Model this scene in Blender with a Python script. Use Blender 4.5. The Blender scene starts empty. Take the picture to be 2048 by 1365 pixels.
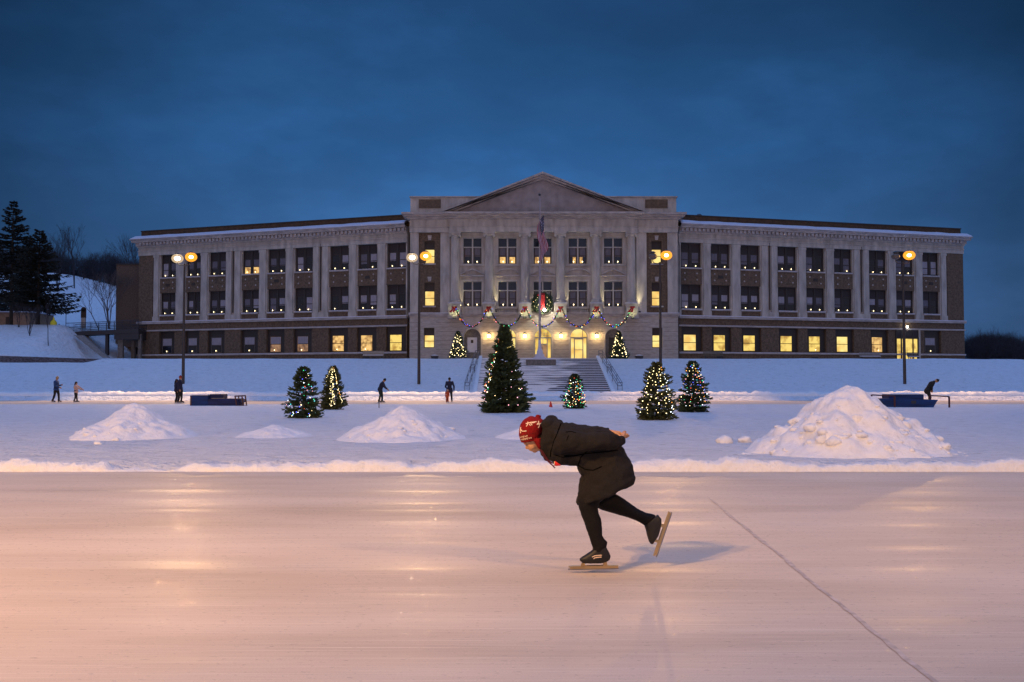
import bpy, bmesh, math, random
from mathutils import Vector, Matrix, noise
from mathutils.bvhtree import BVHTree
R = math.radians
PI = math.pi
random.seed(7)
S = bpy.context.scene
C = S.collection

# ------------------------------------------------------------------ camera
F = 2048 / 36 * 35
PITCH = R(2.23)
CAMZ = 1.5
cd = bpy.data.cameras.new('camera')
cam = bpy.data.objects.new('camera', cd)
C.objects.link(cam)
cam.location = (0, 0, CAMZ)
cam.rotation_euler = (PI / 2 + PITCH, 0, 0)
cd.lens = 35
cd.sensor_width = 36
cd.clip_start = 0.05
cd.clip_end = 3000
S.camera = cam
S.render.resolution_x = 1024
S.render.resolution_y = 682
S.view_settings.view_transform = 'Standard'
S.view_settings.look = 'None'
S.view_settings.exposure = 0
S.view_settings.gamma = 1

# ------------------------------------------------------------------ world: blue hour sky
W = bpy.data.worlds.new('World')
S.world = W
W.use_nodes = True
nt = W.node_tree
nt.nodes.clear()
def N(nt, t, **kw):
    n = nt.nodes.new(t)
    for k, v in kw.items():
        setattr(n, k, v)
    return n
def ramp(nt, stops, interp='LINEAR'):
    n = nt.nodes.new('ShaderNodeValToRGB')
    n.color_ramp.interpolation = interp
    e = n.color_ramp.elements
    while len(e) > 1:
        e.remove(e[0])
    e[0].position = stops[0][0]
    e[0].color = (*stops[0][1], 1)
    for p, c in stops[1:]:
        x = e.new(p)
        x.color = (*c, 1)
    return n
def g(v):
    return (v, v, v)
L = nt.links.new
tc = N(nt, 'ShaderNodeTexCoord')
sp = N(nt, 'ShaderNodeSeparateXYZ')
L(tc.outputs['Generated'], sp.inputs[0])
elev = ramp(nt, [(0.0, (.048, .120, .275)), (.06, (.058, .147, .345)), (.14, (.042, .134, .335)), (.22, (.025, .100, .270)), (.30, (.018, .076, .205)),
                 (.40, (.013, .052, .145)), (.5, (.030, .09, .26)), (.70, (.165, .435, 1.10)), (1.0, (.19, .49, 1.25))])
L(sp.outputs['Z'], elev.inputs[0])
# darker to the left and right of the view
ax = N(nt, 'ShaderNodeMath', operation='MULTIPLY'); L(sp.outputs['X'], ax.inputs[0]); L(sp.outputs['X'], ax.inputs[1])
azr = ramp(nt, [(0, g(1.10)), (.05, g(.92)), (.10, g(.76)), (.2, g(.48)), (.5, g(.5)), (1, g(.7))])
L(ax.outputs[0], azr.inputs[0])
m1 = N(nt, 'ShaderNodeMix', data_type='RGBA', blend_type='MULTIPLY'); m1.inputs[0].default_value = 1
L(elev.outputs[0], m1.inputs[6]); L(azr.outputs[0], m1.inputs[7])
# soft cloud streaks
mp = N(nt, 'ShaderNodeMapping'); mp.inputs['Scale'].default_value = (1.5, 1.5, 3.6); mp.inputs['Rotation'].default_value = (0, R(9), 0)
L(tc.outputs['Generated'], mp.inputs[0])
cn = N(nt, 'ShaderNodeTexNoise'); cn.inputs['Scale'].default_value = 2.4; cn.inputs['Detail'].default_value = 7; cn.inputs['Roughness'].default_value = .56
L(mp.outputs[0], cn.inputs['Vector'])
cr = ramp(nt, [(.30, g(.78)), (.5, g(.97)), (.70, g(1.34))])
L(cn.outputs[0], cr.inputs[0])
m2 = N(nt, 'ShaderNodeMix', data_type='RGBA', blend_type='MULTIPLY'); m2.inputs[0].default_value = 1
L(m1.outputs[2], m2.inputs[6]); L(cr.outputs[0], m2.inputs[7])
# warm glow added to the unseen sky behind the camera, tinting the facade
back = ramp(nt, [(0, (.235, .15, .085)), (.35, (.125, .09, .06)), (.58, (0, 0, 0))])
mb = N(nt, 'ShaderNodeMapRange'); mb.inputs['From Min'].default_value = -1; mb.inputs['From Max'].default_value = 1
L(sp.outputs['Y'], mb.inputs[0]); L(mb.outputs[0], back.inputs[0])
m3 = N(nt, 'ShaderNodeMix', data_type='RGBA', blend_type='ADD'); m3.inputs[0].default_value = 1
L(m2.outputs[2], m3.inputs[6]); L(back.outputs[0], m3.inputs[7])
bg = N(nt, 'ShaderNodeBackground'); bg.inputs[1].default_value = 1.0
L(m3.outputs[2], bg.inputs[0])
wo = N(nt, 'ShaderNodeOutputWorld'); L(bg.outputs[0], wo.inputs[0])

# ------------------------------------------------------------------ helpers
def at(px, py, Y):
    """point on the vertical plane y=Y seen at photo pixel px,py (2048 wide)"""
    x = (px - 1024) / F
    yc = (682.5 - py) / F
    d = Vector((x, math.cos(PITCH) - yc * math.sin(PITCH), math.sin(PITCH) + yc * math.cos(PITCH)))
    return Vector((0, 0, CAMZ)) + d * (Y / d.y)

def tag(o, label=None, cat=None, group=None, kind=None):
    if label: o['label'] = label
    if cat: o['category'] = cat
    if group: o['group'] = group
    if kind: o['kind'] = kind
    return o
def empty(name, loc, label, cat, group=None):
    o = bpy.data.objects.new(name, None)
    o.empty_display_size = .2
    C.objects.link(o)
    o.location = loc
    return tag(o, label, cat, group)
def link(name, me, mat=None, parent=None):
    o = bpy.data.objects.new(name, me)
    C.objects.link(o)
    if mat is not None:
        if not me.materials:
            for m in (mat if isinstance(mat, (list, tuple)) else [mat]):
                me.materials.append(m)
    if parent is not None:
        o.parent = parent
        # geometry is written in world space: undo the parents' placement
        o.matrix_parent_inverse = Matrix.Translation(-wloc(parent))
    return o
def wloc(o):
    return Vector(o.location) if o.type == 'EMPTY' else Vector((0, 0, 0))
def copy_tree(o, parent=None):
    c = o.copy()
    C.objects.link(c)
    if parent is not None:
        c.parent = parent
        c.matrix_parent_inverse = o.matrix_parent_inverse.copy()
    for ch in list(o.children):
        copy_tree(ch, c)
    return c

class MB:
    def __init__(s): s.v = []; s.f = []; s.m = []
    def add(s, vs, fs, mi=0):
        b = len(s.v); s.v += [tuple(v) for v in vs]
        for f in fs: s.f.append([b + i for i in f]); s.m.append(mi)
        return s
    def box(s, a, b, mi=0, T=None):
        x0, y0, z0 = a; x1, y1, z1 = b
        vs = [(x0,y0,z0),(x1,y0,z0),(x1,y1,z0),(x0,y1,z0),(x0,y0,z1),(x1,y0,z1),(x1,y1,z1),(x0,y1,z1)]
        if T: vs = [T(*v) for v in vs]
        return s.add(vs, [(0,3,2,1),(4,5,6,7),(0,1,5,4),(1,2,6,5),(2,3,7,6),(3,0,4,7)], mi)
    def tube(s, pts, rad, n=6, mi=0, cap=True):
        pts = [Vector(p) for p in pts]
        if not isinstance(rad, (list, tuple)): rad = [rad] * len(pts)
        b = len(s.v); up = None
        for i, p in enumerate(pts):
            t = (pts[min(i+1, len(pts)-1)] - pts[max(i-1, 0)])
            if t.length < 1e-9: t = Vector((0, 0, 1))
            t.normalize()
            if up is None:
                a = Vector((0, 0, 1)) if abs(t.z) < .9 else Vector((1, 0, 0))
            else: a = up
            e1 = (a - t * a.dot(t)); 
            if e1.length < 1e-6: e1 = t.orthogonal()
            e1.normalize(); up = e1; e2 = t.cross(e1)
            for k in range(n):
                th = 2 * PI * k / n
                s.v.append(tuple(p + (e1 * math.cos(th) + e2 * math.sin(th)) * rad[i]))
        for i in range(len(pts) - 1):
            for k in range(n):
                k2 = (k + 1) % n
                s.f.append([b+i*n+k, b+i*n+k2, b+(i+1)*n+k2, b+(i+1)*n+k]); s.m.append(mi)
        if cap:
            s.f.append([b + k for k in range(n)][::-1]); s.m.append(mi)
            e = b + (len(pts)-1)*n
            s.f.append([e + k for k in range(n)]); s.m.append(mi)
        return s
    def ball(s, c, r, nu=10, nv=6, mi=0):
        c = Vector(c)
        if not isinstance(r, (list, tuple)): r = (r, r, r)
        b = len(s.v)
        s.v.append((c.x, c.y, c.z + r[2]))
        for j in range(1, nv):
            ph = PI * j / nv
            for k in range(nu):
                th = 2 * PI * k / nu
                s.v.append((c.x + r[0]*math.sin(ph)*math.cos(th), c.y + r[1]*math.sin(ph)*math.sin(th), c.z + r[2]*math.cos(ph)))
        s.v.append((c.x, c.y, c.z - r[2])); e = len(s.v) - 1
        for k in range(nu):
            k2 = (k+1) % nu
            s.f.append([b, b+1+k, b+1+k2]); s.m.append(mi)
            s.f.append([e, b+1+(nv-2)*nu+k2, b+1+(nv-2)*nu+k]); s.m.append(mi)
            for j in range(nv-2):
                s.f.append([b+1+j*nu+k, b+1+(j+1)*nu+k, b+1+(j+1)*nu+k2, b+1+j*nu+k2]); s.m.append(mi)
        return s
    def lathe(s, c, prof, n=16, mi=0):
        c = Vector(c); b = len(s.v)
        for r, z in prof:
            for k in range(n):
                th = 2*PI*k/n
                s.v.append((c.x + r*math.cos(th), c.y + r*math.sin(th), c.z + z))
        for i in range(len(prof)-1):
            for k in range(n):
                k2 = (k+1) % n
                s.f.append([b+i*n+k, b+i*n+k2, b+(i+1)*n+k2, b+(i+1)*n+k]); s.m.append(mi)
        s.f.append([b + k for k in range(n)][::-1]); s.m.append(mi)
        e = b + (len(prof)-1)*n
        s.f.append([e + k for k in range(n)]); s.m.append(mi)
        return s
    def loft(s, rings, n=20, mi=0):
        """rings: closed loops with n points each"""
        b = len(s.v)
        for r in rings: s.v += [tuple(p) for p in r]
        for i in range(len(rings)-1):
            for k in range(n):
                k2 = (k+1) % n
                s.f.append([b+i*n+k, b+i*n+k2, b+(i+1)*n+k2, b+(i+1)*n+k]); s.m.append(mi)
        s.f.append([b + k for k in range(n)][::-1]); s.m.append(mi)
        e = b + (len(rings)-1)*n
        s.f.append([e + k for k in range(n)]); s.m.append(mi)
        return s
    def chain(s, pts, radii):
        for p, r in zip(pts, radii): s.ball(p, r, 14, 9)
        for i in range(len(pts)-1):
            s.tube([pts[i], pts[i+1]], [radii[i], radii[i+1]], n=14)
        return s
    def mesh(s, name, smooth=False):
        me = bpy.data.meshes.new(name)
        me.from_pydata(s.v, [], s.f)
        me.polygons.foreach_set('material_index', s.m)
        if smooth: me.polygons.foreach_set('use_smooth', [True]*len(s.f))
        me.validate(); me.update()
        return me
    def build(s, name, mat, parent=None, smooth=False, fix=True):
        me = s.mesh(name, smooth)
        if fix and len(s.f) < 60000:
            bm = bmesh.new(); bm.from_mesh(me)
            bmesh.ops.recalc_face_normals(bm, faces=bm.faces)
            bm.to_mesh(me); bm.free()
        return link(name, me, mat, parent)
    def fuse(s, name, mat, parent=None, voxel=.01, it=4, bumps=0, bscale=6):
        me = s.mesh('tmp')
        o = bpy.data.objects.new('tmp', me); C.objects.link(o)
        m = o.modifiers.new('r', 'REMESH'); m.mode = 'VOXEL'; m.voxel_size = voxel; m.use_smooth_shade = True
        if it:
            q = o.modifiers.new('s', 'SMOOTH'); q.iterations = it; q.factor = .5
        dg = bpy.context.evaluated_depsgraph_get(); dg.update()
        me2 = bpy.data.meshes.new_from_object(o.evaluated_get(dg), depsgraph=dg)
        me2.name = name
        bpy.data.objects.remove(o, do_unlink=True); bpy.data.meshes.remove(me)
        if bumps:
            ns = [v.normal.copy() for v in me2.vertices]
            for v, nn in zip(me2.vertices, ns):
                d = noise.fractal(v.co * bscale, 1, 2, 3)
                d2 = 1 - abs(noise.noise(Vector((v.co.x*bscale*.8, v.co.y*bscale*.4, v.co.z*bscale*1.6)) + Vector((5, 5, 5))))*2
                v.co = v.co + nn * (d * bumps + d2 * bumps * .4)
        me2.polygons.foreach_set('use_smooth', [True]*len(me2.polygons))
        me2.update()
        return link(name, me2, mat, parent)

# ------------------------------------------------------------------ materials
def mat(name, col, rough=.7, nscale=0, namt=.3, bump=0, bscale=None, metal=0, spec=.5, coords='Object', stretch=(1,1,1), detail=5, col2=None):
    m = bpy.data.materials.new(name); m.use_nodes = True
    t = m.node_tree; p = t.nodes['Principled BSDF']
    p.inputs['Base Color'].default_value = (*col, 1)
    p.inputs['Roughness'].default_value = rough
    p.inputs['Metallic'].default_value = metal
    p.inputs['Specular IOR Level'].default_value = spec
    if nscale or bump:
        tcn = N(t, 'ShaderNodeTexCoord'); mpn = N(t, 'ShaderNodeMapping'); mpn.inputs['Scale'].default_value = stretch
        t.links.new(tcn.outputs[coords], mpn.inputs[0])
    if nscale:
        nn = N(t, 'ShaderNodeTexNoise'); nn.inputs['Scale'].default_value = nscale; nn.inputs['Detail'].default_value = detail
        t.links.new(mpn.outputs[0], nn.inputs['Vector'])
        c2 = col2 or tuple(min(1, c*(1+namt)) for c in col)
        c1 = tuple(c*(1-namt) for c in col)
        rr = ramp(t, [(.3, c1), (.7, c2)])
        t.links.new(nn.outputs[0], rr.inputs[0]); t.links.new(rr.outputs[0], p.inputs['Base Color'])
    if bump:
        nb = N(t, 'ShaderNodeTexNoise'); nb.inputs['Scale'].default_value = bscale or nscale; nb.inputs['Detail'].default_value = 6
        t.links.new(mpn.outputs[0], nb.inputs['Vector'])
        bb = N(t, 'ShaderNodeBump'); bb.inputs['Strength'].default_value = 1; bb.inputs['Distance'].default_value = bump
        t.links.new(nb.outputs[0], bb.inputs['Height']); t.links.new(bb.outputs[0], p.inputs['Normal'])
    return m
def emat(name, col, st, tex=0, lo=.4):
    m = bpy.data.materials.new(name); m.use_nodes = True
    t = m.node_tree; p = t.nodes['Principled BSDF']
    p.inputs['Base Color'].default_value = (*[c*.5 for c in col], 1)
    p.inputs['Emission Color'].default_value = (*col, 1)
    p.inputs['Emission Strength'].default_value = st
    if tex:
        tcn = N(t, 'ShaderNodeTexCoord'); nn = N(t, 'ShaderNodeTexNoise'); nn.inputs['Scale'].default_value = tex; nn.inputs['Detail'].default_value = 3
        t.links.new(tcn.outputs['Object'], nn.inputs['Vector'])
        rr = ramp(t, [(.36, tuple(c*lo for c in (col[0], col[1]*.75, col[2]*.5))), (.56, col)])
        t.links.new(nn.outputs[0], rr.inputs[0]); t.links.new(rr.outputs[0], p.inputs['Emission Color'])
    return m
def snowmat(name, col=(.80, .83, .88), bump=.03, scale=3, fine=60, dirt_dents=0):
    m = bpy.data.materials.new(name); m.use_nodes = True
    t = m.node_tree; p = t.nodes['Principled BSDF']
    p.inputs['Roughness'].default_value = .75
    p.inputs['Specular IOR Level'].default_value = .25
    ge = N(t, 'ShaderNodeNewGeometry')
    a = N(t, 'ShaderNodeTexNoise'); a.inputs['Scale'].default_value = scale; a.inputs['Detail'].default_value = 9; a.inputs['Roughness'].default_value = .62
    b = N(t, 'ShaderNodeTexNoise'); b.inputs['Scale'].default_value = fine; b.inputs['Detail'].default_value = 3
    t.links.new(ge.outputs['Position'], a.inputs['Vector']); t.links.new(ge.outputs['Position'], b.inputs['Vector'])
    rr = ramp(t, [(.25, tuple(c*.80 for c in col)), (.45, tuple(c*.93 for c in col)), (.7, col)])
    t.links.new(a.outputs[0], rr.inputs[0])
    out = rr.outputs[0]
    if dirt_dents:  # dark flecks: grit and tufts, plus the shade of small dents painted in
        dn = N(t, 'ShaderNodeTexNoise'); dn.inputs['Scale'].default_value = 5.5; dn.inputs['Detail'].default_value = 5
        mpn = N(t, 'ShaderNodeMapping'); mpn.inputs['Scale'].default_value = (.45, 1, 1)
        t.links.new(ge.outputs['Position'], mpn.inputs[0]); t.links.new(mpn.outputs[0], dn.inputs['Vector'])
        dr = ramp(t, [(.645, (0,0,0)), (.72, g(dirt_dents))])
        t.links.new(dn.outputs[0], dr.inputs[0])
        mx = N(t, 'ShaderNodeMix', data_type='RGBA'); mx.inputs[7].default_value = (.16, .15, .14, 1)
        t.links.new(dr.outputs[0], mx.inputs[0]); t.links.new(out, mx.inputs[6]); out = mx.outputs[2]
    t.links.new(out, p.inputs['Base Color'])
    b1 = N(t, 'ShaderNodeBump'); b1.inputs['Strength'].default_value = 1; b1.inputs['Distance'].default_value = bump
    b2 = N(t, 'ShaderNodeBump'); b2.inputs['Strength'].default_value = 1; b2.inputs['Distance'].default_value = .006 if fine > 20 else .03
    t.links.new(a.outputs[0], b1.inputs['Height']); t.links.new(b.outputs[0], b2.inputs['Height'])
    t.links.new(b1.outputs[0], b2.inputs['Normal']); t.links.new(b2.outputs[0], p.inputs['Normal'])
    return m
M = {}
M['snow'] = snowmat('snow', bump=.34, scale=2.2, fine=14, dirt_dents=.6)
M['bank'] = snowmat('bank_snow', (.84, .85, .87), bump=.05, scale=9, fine=50)
M['pile'] = snowmat('pile_snow', (.83, .84, .87), bump=.035, scale=8, fine=55)
M['stone'] = mat('stone', (.42, .385, .345), .85, nscale=2.2, stretch=(1, 1, .3), namt=.26, bump=.02, bscale=14, coords='Object')
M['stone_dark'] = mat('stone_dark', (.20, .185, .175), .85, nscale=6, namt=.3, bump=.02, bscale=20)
M['brick'] = mat('brick', (.125, .085, .055), .9, nscale=5, namt=.35, bump=.015, bscale=30)
M['brick_dark'] = mat('brick_dark', (.12, .085, .065), .9, nscale=8, namt=.3, bump=.015, bscale=30)
M['parapet'] = mat('parapet', (.075, .045, .025), .9, nscale=3, namt=.3)
M['cornice'] = mat('cornice_stone', (.38, .34, .32), .85, nscale=1.4, namt=.3, bump=.02, bscale=10, stretch=(1, 1, 4))
M['ledge_snow'] = snowmat('ledge_snow', (.62, .62, .70), bump=.03, scale=3)
M['frame'] = mat('window_frame_paint', (.035, .026, .022), .5)
M['sash'] = mat('sash_paint', (.12, .10, .09), .5)
M['white_frame'] = mat('pale_frame_paint', (.42, .40, .37), .5)
M['pane'] = mat('pane_glass', (.012, .014, .02), .08, spec=.6)
M['panel'] = mat('transom_panel', (.028, .02, .02), .6)
M['blind'] = mat('roller_blind', (.30, .28, .32), .7, nscale=9, namt=.25, stretch=(4, 4, .2))
M['blind_dim'] = mat('dim_blind', (.13, .12, .145), .7, nscale=9, namt=.25, stretch=(4, 4, .2))
M['lit'] = emat('lit_window', (1.0, .72, .17), .9, tex=1.6, lo=.45)
M['lit_bright'] = emat('bright_lit_window', (1.0, .80, .26), 1.0, tex=.9, lo=.8)
M['lit_orange'] = emat('orange_lit_window', (1.0, .62, .20), .85, tex=2.6, lo=.25)
M['lit_dim'] = emat('dim_lit_window', (.75, .42, .20), .35, tex=2.0, lo=.15)
M['candle'] = emat('candle_bulb', (1.0, .78, .42), 5)
M['candle_base'] = mat('candle_stick', (.7, .65, .55), .5)
M['pole'] = mat('pole_paint', (.035, .028, .026), .5, nscale=4, namt=.2)
M['metal'] = mat('dark_metal', (.03, .03, .035), .5)
M['rail_blue'] = mat('frosted_pipe', (.10, .11, .14), .6)
M['sodium'] = emat('sodium_globe', (1.0, .60, .20), 60)
M['whitelamp'] = emat('white_globe', (1.0, .88, .66), 34)
M['deadlamp'] = mat('unlit_globe', (.12, .09, .07), .4)
def halomat(name, col, st, fac):
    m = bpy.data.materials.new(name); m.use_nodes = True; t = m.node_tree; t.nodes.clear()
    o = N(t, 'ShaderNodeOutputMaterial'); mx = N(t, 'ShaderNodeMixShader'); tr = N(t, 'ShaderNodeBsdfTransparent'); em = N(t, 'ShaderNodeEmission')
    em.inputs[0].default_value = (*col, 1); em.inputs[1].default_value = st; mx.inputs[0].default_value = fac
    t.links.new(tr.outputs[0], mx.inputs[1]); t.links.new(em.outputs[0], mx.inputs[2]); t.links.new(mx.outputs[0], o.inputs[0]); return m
M['halo_orange'] = halomat('orange_halo_shell', (1, .36, .03), 1.7, .60); M['halo_white'] = halomat('pale_halo_shell', (1, .72, .42), 1.2, .30)  # emissive shells that paint a halo around the lit globes
M['sconce'] = emat('sconce_glass', (1.0, .74, .30), 12)
M['spot'] = emat('flood_lens', (1.0, .93, .75), 40)
M['fir'] = mat('fir_needles', (.036, .062, .026), .8, nscale=3, namt=.45)
M['fir_warm'] = mat('fir_needles_olive', (.055, .066, .024), .8, nscale=3, namt=.45)
M['spruce'] = mat('spruce_needles', (.010, .013, .009), .85, nscale=1.2, namt=.4)
M['bark'] = mat('bark', (.035, .027, .022), .9, nscale=8, namt=.3)
M['birch'] = mat('pale_bark', (.10, .085, .085), .9, nscale=8, namt=.3)
M['twig'] = mat('twigs', (.034, .030, .036), .9)
M['red'] = mat('red_ribbon', (.30, .008, .010), .7)
M['cone'] = mat('orange_plastic', (.85, .05, .03), .4)
M['bluewood'] = mat('blue_painted_board', (.004, .028, .12), .8, nscale=3, namt=.5, bump=.004, bscale=9, stretch=(.3, 1, 3))
M['bluewood2'] = mat('navy_painted_board', (.010, .016, .075), .8, nscale=3, namt=.5, stretch=(.3, 1, 3))
M['redsteel'] = mat('red_painted_steel', (.07, .014, .012), .5)
M['board'] = mat('weathered_board', (.30, .25, .18), .8, nscale=5, namt=.3, stretch=(.4, 1, 4))
M['concrete'] = mat('concrete', (.15, .135, .12), .9, nscale=5, namt=.3, bump=.01, bscale=18)
M['riser'] = mat('wet_stone_step', (.10, .11, .14), .7, nscale=6, namt=.3)
M['skin'] = mat('skin', (.42, .22, .11), .55, nscale=30, namt=.12)
M['flagwhite'] = mat('flag_white', (.50, .44, .52), .8)
M['flagred'] = mat('flag_red', (.32, .02, .03), .8)
M['flagblue'] = mat('flag_blue', (.006, .009, .045), .8)
M['steel'] = mat('galvanised_pole', (.30, .29, .32), .4, metal=.3)
M['gold'] = mat('gold_ball', (.6, .45, .12), .3, metal=1)
M['yellow'] = mat('yellow_plastic', (.75, .70, .04), .6)
M['tan'] = mat('tan_render', (.30, .17, .10), .9, nscale=3, namt=.2)
M['signwood'] = mat('brown_sign', (.06, .03, .015), .8)
M['green'] = mat('garland_green', (.02, .035, .015), .9)
M['door_white'] = mat('white_door_paint', (.62, .62, .68), .5, nscale=4, namt=.05)
for nm, c, st in (('warm', (1, .80, .38), 9), ('white', (.85, .95, 1), 8), ('redb', (1, .12, .05), 4), ('greenb', (.06, .9, .35), 4),
                  ('blueb', (.10, .12, 1), 5), ('orangeb', (1, .36, .06), 6), ('pinkb', (1, .45, .55), 5), ('tealb', (.1, .75, .8), 4)):
    M[nm] = emat('bulb_' + nm, c, st*.6)

# ice
def icemat():
    m = bpy.data.materials.new('ice'); m.use_nodes = True
    t = m.node_tree; p = t.nodes['Principled BSDF']; lk = t.links.new
    ge = N(t, 'ShaderNodeNewGeometry')
    def nz(sx, sy, sc, det, ro=.5, off=(0,0,0)):
        mpn = N(t, 'ShaderNodeMapping'); mpn.inputs['Scale'].default_value = (sx, sy, 1); mpn.inputs['Location'].default_value = off
        nn = N(t, 'ShaderNodeTexNoise'); nn.inputs['Scale'].default_value = sc; nn.inputs['Detail'].default_value = det; nn.inputs['Roughness'].default_value = ro
        lk(ge.outputs['Position'], mpn.inputs[0]); lk(mpn.outputs[0], nn.inputs['Vector'])
        return nn.outputs[0]
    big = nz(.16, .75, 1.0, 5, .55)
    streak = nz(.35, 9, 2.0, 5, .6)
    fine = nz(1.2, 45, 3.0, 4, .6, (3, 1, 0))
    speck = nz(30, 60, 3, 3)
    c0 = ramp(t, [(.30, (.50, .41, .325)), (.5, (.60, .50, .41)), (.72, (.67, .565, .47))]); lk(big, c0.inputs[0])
    c1 = ramp(t, [(.3, g(.95)), (.7, g(1.03))]); lk(streak, c1.inputs[0])
    c2 = ramp(t, [(.3, g(.95)), (.7, g(1.04))]); lk(fine, c2.inputs[0])
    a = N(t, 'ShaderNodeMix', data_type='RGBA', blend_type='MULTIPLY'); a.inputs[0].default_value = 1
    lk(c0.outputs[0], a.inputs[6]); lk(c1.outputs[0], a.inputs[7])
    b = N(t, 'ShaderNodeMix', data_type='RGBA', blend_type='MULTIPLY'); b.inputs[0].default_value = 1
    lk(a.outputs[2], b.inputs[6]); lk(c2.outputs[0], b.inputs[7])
    c3 = ramp(t, [(.3, g(.92)), (.7, g(1.08))]); lk(speck, c3.inputs[0])
    b3 = N(t, 'ShaderNodeMix', data_type='RGBA', blend_type='MULTIPLY'); b3.inputs[0].default_value = 1
    lk(b.outputs[2], b3.inputs[6]); lk(c3.outputs[0], b3.inputs[7])
    # fine skate cuts, nearly along the track
    sc_ = b3.outputs[2]
    for ang, yy, off, th in ((2, 44, 0, .61), (-14, 38, 7, .63), (19, 30, 13, .64), (38, 30, 21, .67)):
        mpn = N(t, 'ShaderNodeMapping'); mpn.inputs['Rotation'].default_value = (0, 0, R(ang)); mpn.inputs['Scale'].default_value = (.22, yy, 1); mpn.inputs['Location'].default_value = (off, off, 0)
        nn = N(t, 'ShaderNodeTexNoise'); nn.inputs['Scale'].default_value = 2.2; nn.inputs['Detail'].default_value = 2
        lk(ge.outputs['Position'], mpn.inputs[0]); lk(mpn.outputs[0], nn.inputs['Vector'])
        r5 = ramp(t, [(th, g(0)), (th + .03, g(.26))]); lk(nn.outputs[0], r5.inputs[0])
        mx = N(t, 'ShaderNodeMix', data_type='RGBA'); mx.inputs[7].default_value = (.86, .78, .68, 1)
        lk(r5.outputs[0], mx.inputs[0]); lk(sc_, mx.inputs[6]); sc_ = mx.outputs[2]
    lk(sc_, p.inputs['Base Color'])
    # gloss: long polished bands between duller, snow-dusted ice
    band = nz(.04, .9, 1.9, 5, .65, (9, 4, 0))
    rr = ramp(t, [(.40, g(.62)), (.56, g(.50)), (.62, g(.42)), (.70, g(.34))]); lk(band, rr.inputs[0])
    spk = nz(11, 26, 1.5, 2, .5, (2, 5, 0)); mk = ramp(t, [(.655, g(0)), (.67, g(1))]); lk(spk, mk.inputs[0])
    def mixv(a_, v): 
        q_ = N(t, 'ShaderNodeMix', data_type='FLOAT'); lk(mk.outputs[0], q_.inputs[0]); lk(a_, q_.inputs[2]); q_.inputs[3].default_value = v; return q_.outputs[0]
    lk(mixv(rr.outputs[0], .09), p.inputs['Roughness'])
    sr = ramp(t, [(.50, g(.035)), (.66, g(.10))]); lk(band, sr.inputs[0])
    lk(mixv(sr.outputs[0], .26), p.inputs['Specular IOR Level'])
    p.inputs['IOR'].default_value = 1.31
    b1 = N(t, 'ShaderNodeBump'); b1.inputs['Distance'].default_value = .0025; lk(streak, b1.inputs['Height'])
    b2 = N(t, 'ShaderNodeBump'); b2.inputs['Distance'].default_value = .0009; lk(fine, b2.inputs['Height']); lk(b1.outputs[0], b2.inputs['Normal'])
    b4 = N(t, 'ShaderNodeBump'); b4.inputs['Distance'].default_value = .0006; lk(speck, b4.inputs['Height']); lk(b2.outputs[0], b4.inputs['Normal'])
    lk(b4.outputs[0], p.inputs['Normal'])
    return m
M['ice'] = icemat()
M['crack'] = mat('refrozen_seam', (.46, .395, .365), .5, nscale=12, namt=.3, coords='Object', spec=.2)

# ------------------------------------------------------------------ terrain
def ss(a, b, t):
    t = max(0, min(1, (t - a) / (b - a)))
    return t * t * (3 - 2 * t)
def lerp(a, b, t): return a + (b - a) * max(0, min(1, t))
STX0, STX1 = at(962, 760, 88).x, at(1199, 760, 88).x
NEAR_EDGE, FAR_A, FAR_B = 16.35, 55.5, 72.5
def h(x, y):
    nz = noise.fractal(Vector((x*.35, y*.35, 0)), 1, 2, 5)
    if y < NEAR_EDGE: 
        return -.04 if y > -1.2 else lerp(-.04, .35, (-1.2 - y) / 1.5)
    if y < FAR_A:
        return lerp(-.04, .14 + nz * .025, (y - NEAR_EDGE) / .35)
    if y < FAR_A + .5: return lerp(.14, -.04, (y - FAR_A) / .5)
    if y < FAR_B: return -.04
    xr = max(0, x - 40)
    top = 3.42 - .35 * ss(-34, -38, x) * 0 - min(.6, xr * .012)
    if x < -37: top = 3.42 - .35 * ss(-37, -39, x)
    base = .32
    z = lerp(base, top, (y - 76) / 14.5)
    z = z + nz * .05 * ss(76, 80, y)
    if STX0 < x < STX1 and 75 < y < 92.5: z -= .55
    if y > 91: z = top
    if x < -36.6 and y > 95.2:
        sh = lerp(3.7, 7.35, (y - 95.3) / 10.5)
        va = lerp(3.3, 7.2, (y - 104) / 16)
        t = ss(-48.5, -44.5, x)
        z = sh * (1 - t) + va * t
        if x > -44: z = lerp(z, 3.25, (x + 44) / 1.5) if y < 125 else z
        if y > 118:
            hz = 7.35 + (y - 118) / 52 * (12.6 - max(0, x + 77) * .25)
            if y > 170: hz = 7.35 + (12.6 - max(0, x + 77) * .25) - (y-170)*.03
            k = ss(-50, -62, x)
            z = 7.3 * (1 - k) + max(hz, 7.3) * k
        z += nz * .12
    return z
def frange(a, b, st):
    n = max(1, int(round((b - a) / st)))
    return [a + (b - a) * i / n for i in range(n)]
xs = frange(-900, -140, 60) + frange(-140, -60, 2) + frange(-60, 60, .45) + frange(60, 140, 3) + frange(140, 901, 60)
ys = frange(-60, -3, 4) + frange(-3, 0, .5) + [0, 8, 16.2] + frange(16.3, 30, .25) + frange(30, 76, .5) + frange(76, 100, .4) + frange(100, 130, 1) + frange(130, 200, 4) + frange(200, 1400, 80)
vs = [(x, y, h(x, y)) for y in ys for x in xs]
nx = len(xs)
fs = [(j*nx+i, j*nx+i+1, (j+1)*nx+i+1, (j+1)*nx+i) for j in range(len(ys)-1) for i in range(nx-1)]
me = bpy.data.meshes.new('ground'); me.from_pydata(vs, [], fs)
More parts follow.
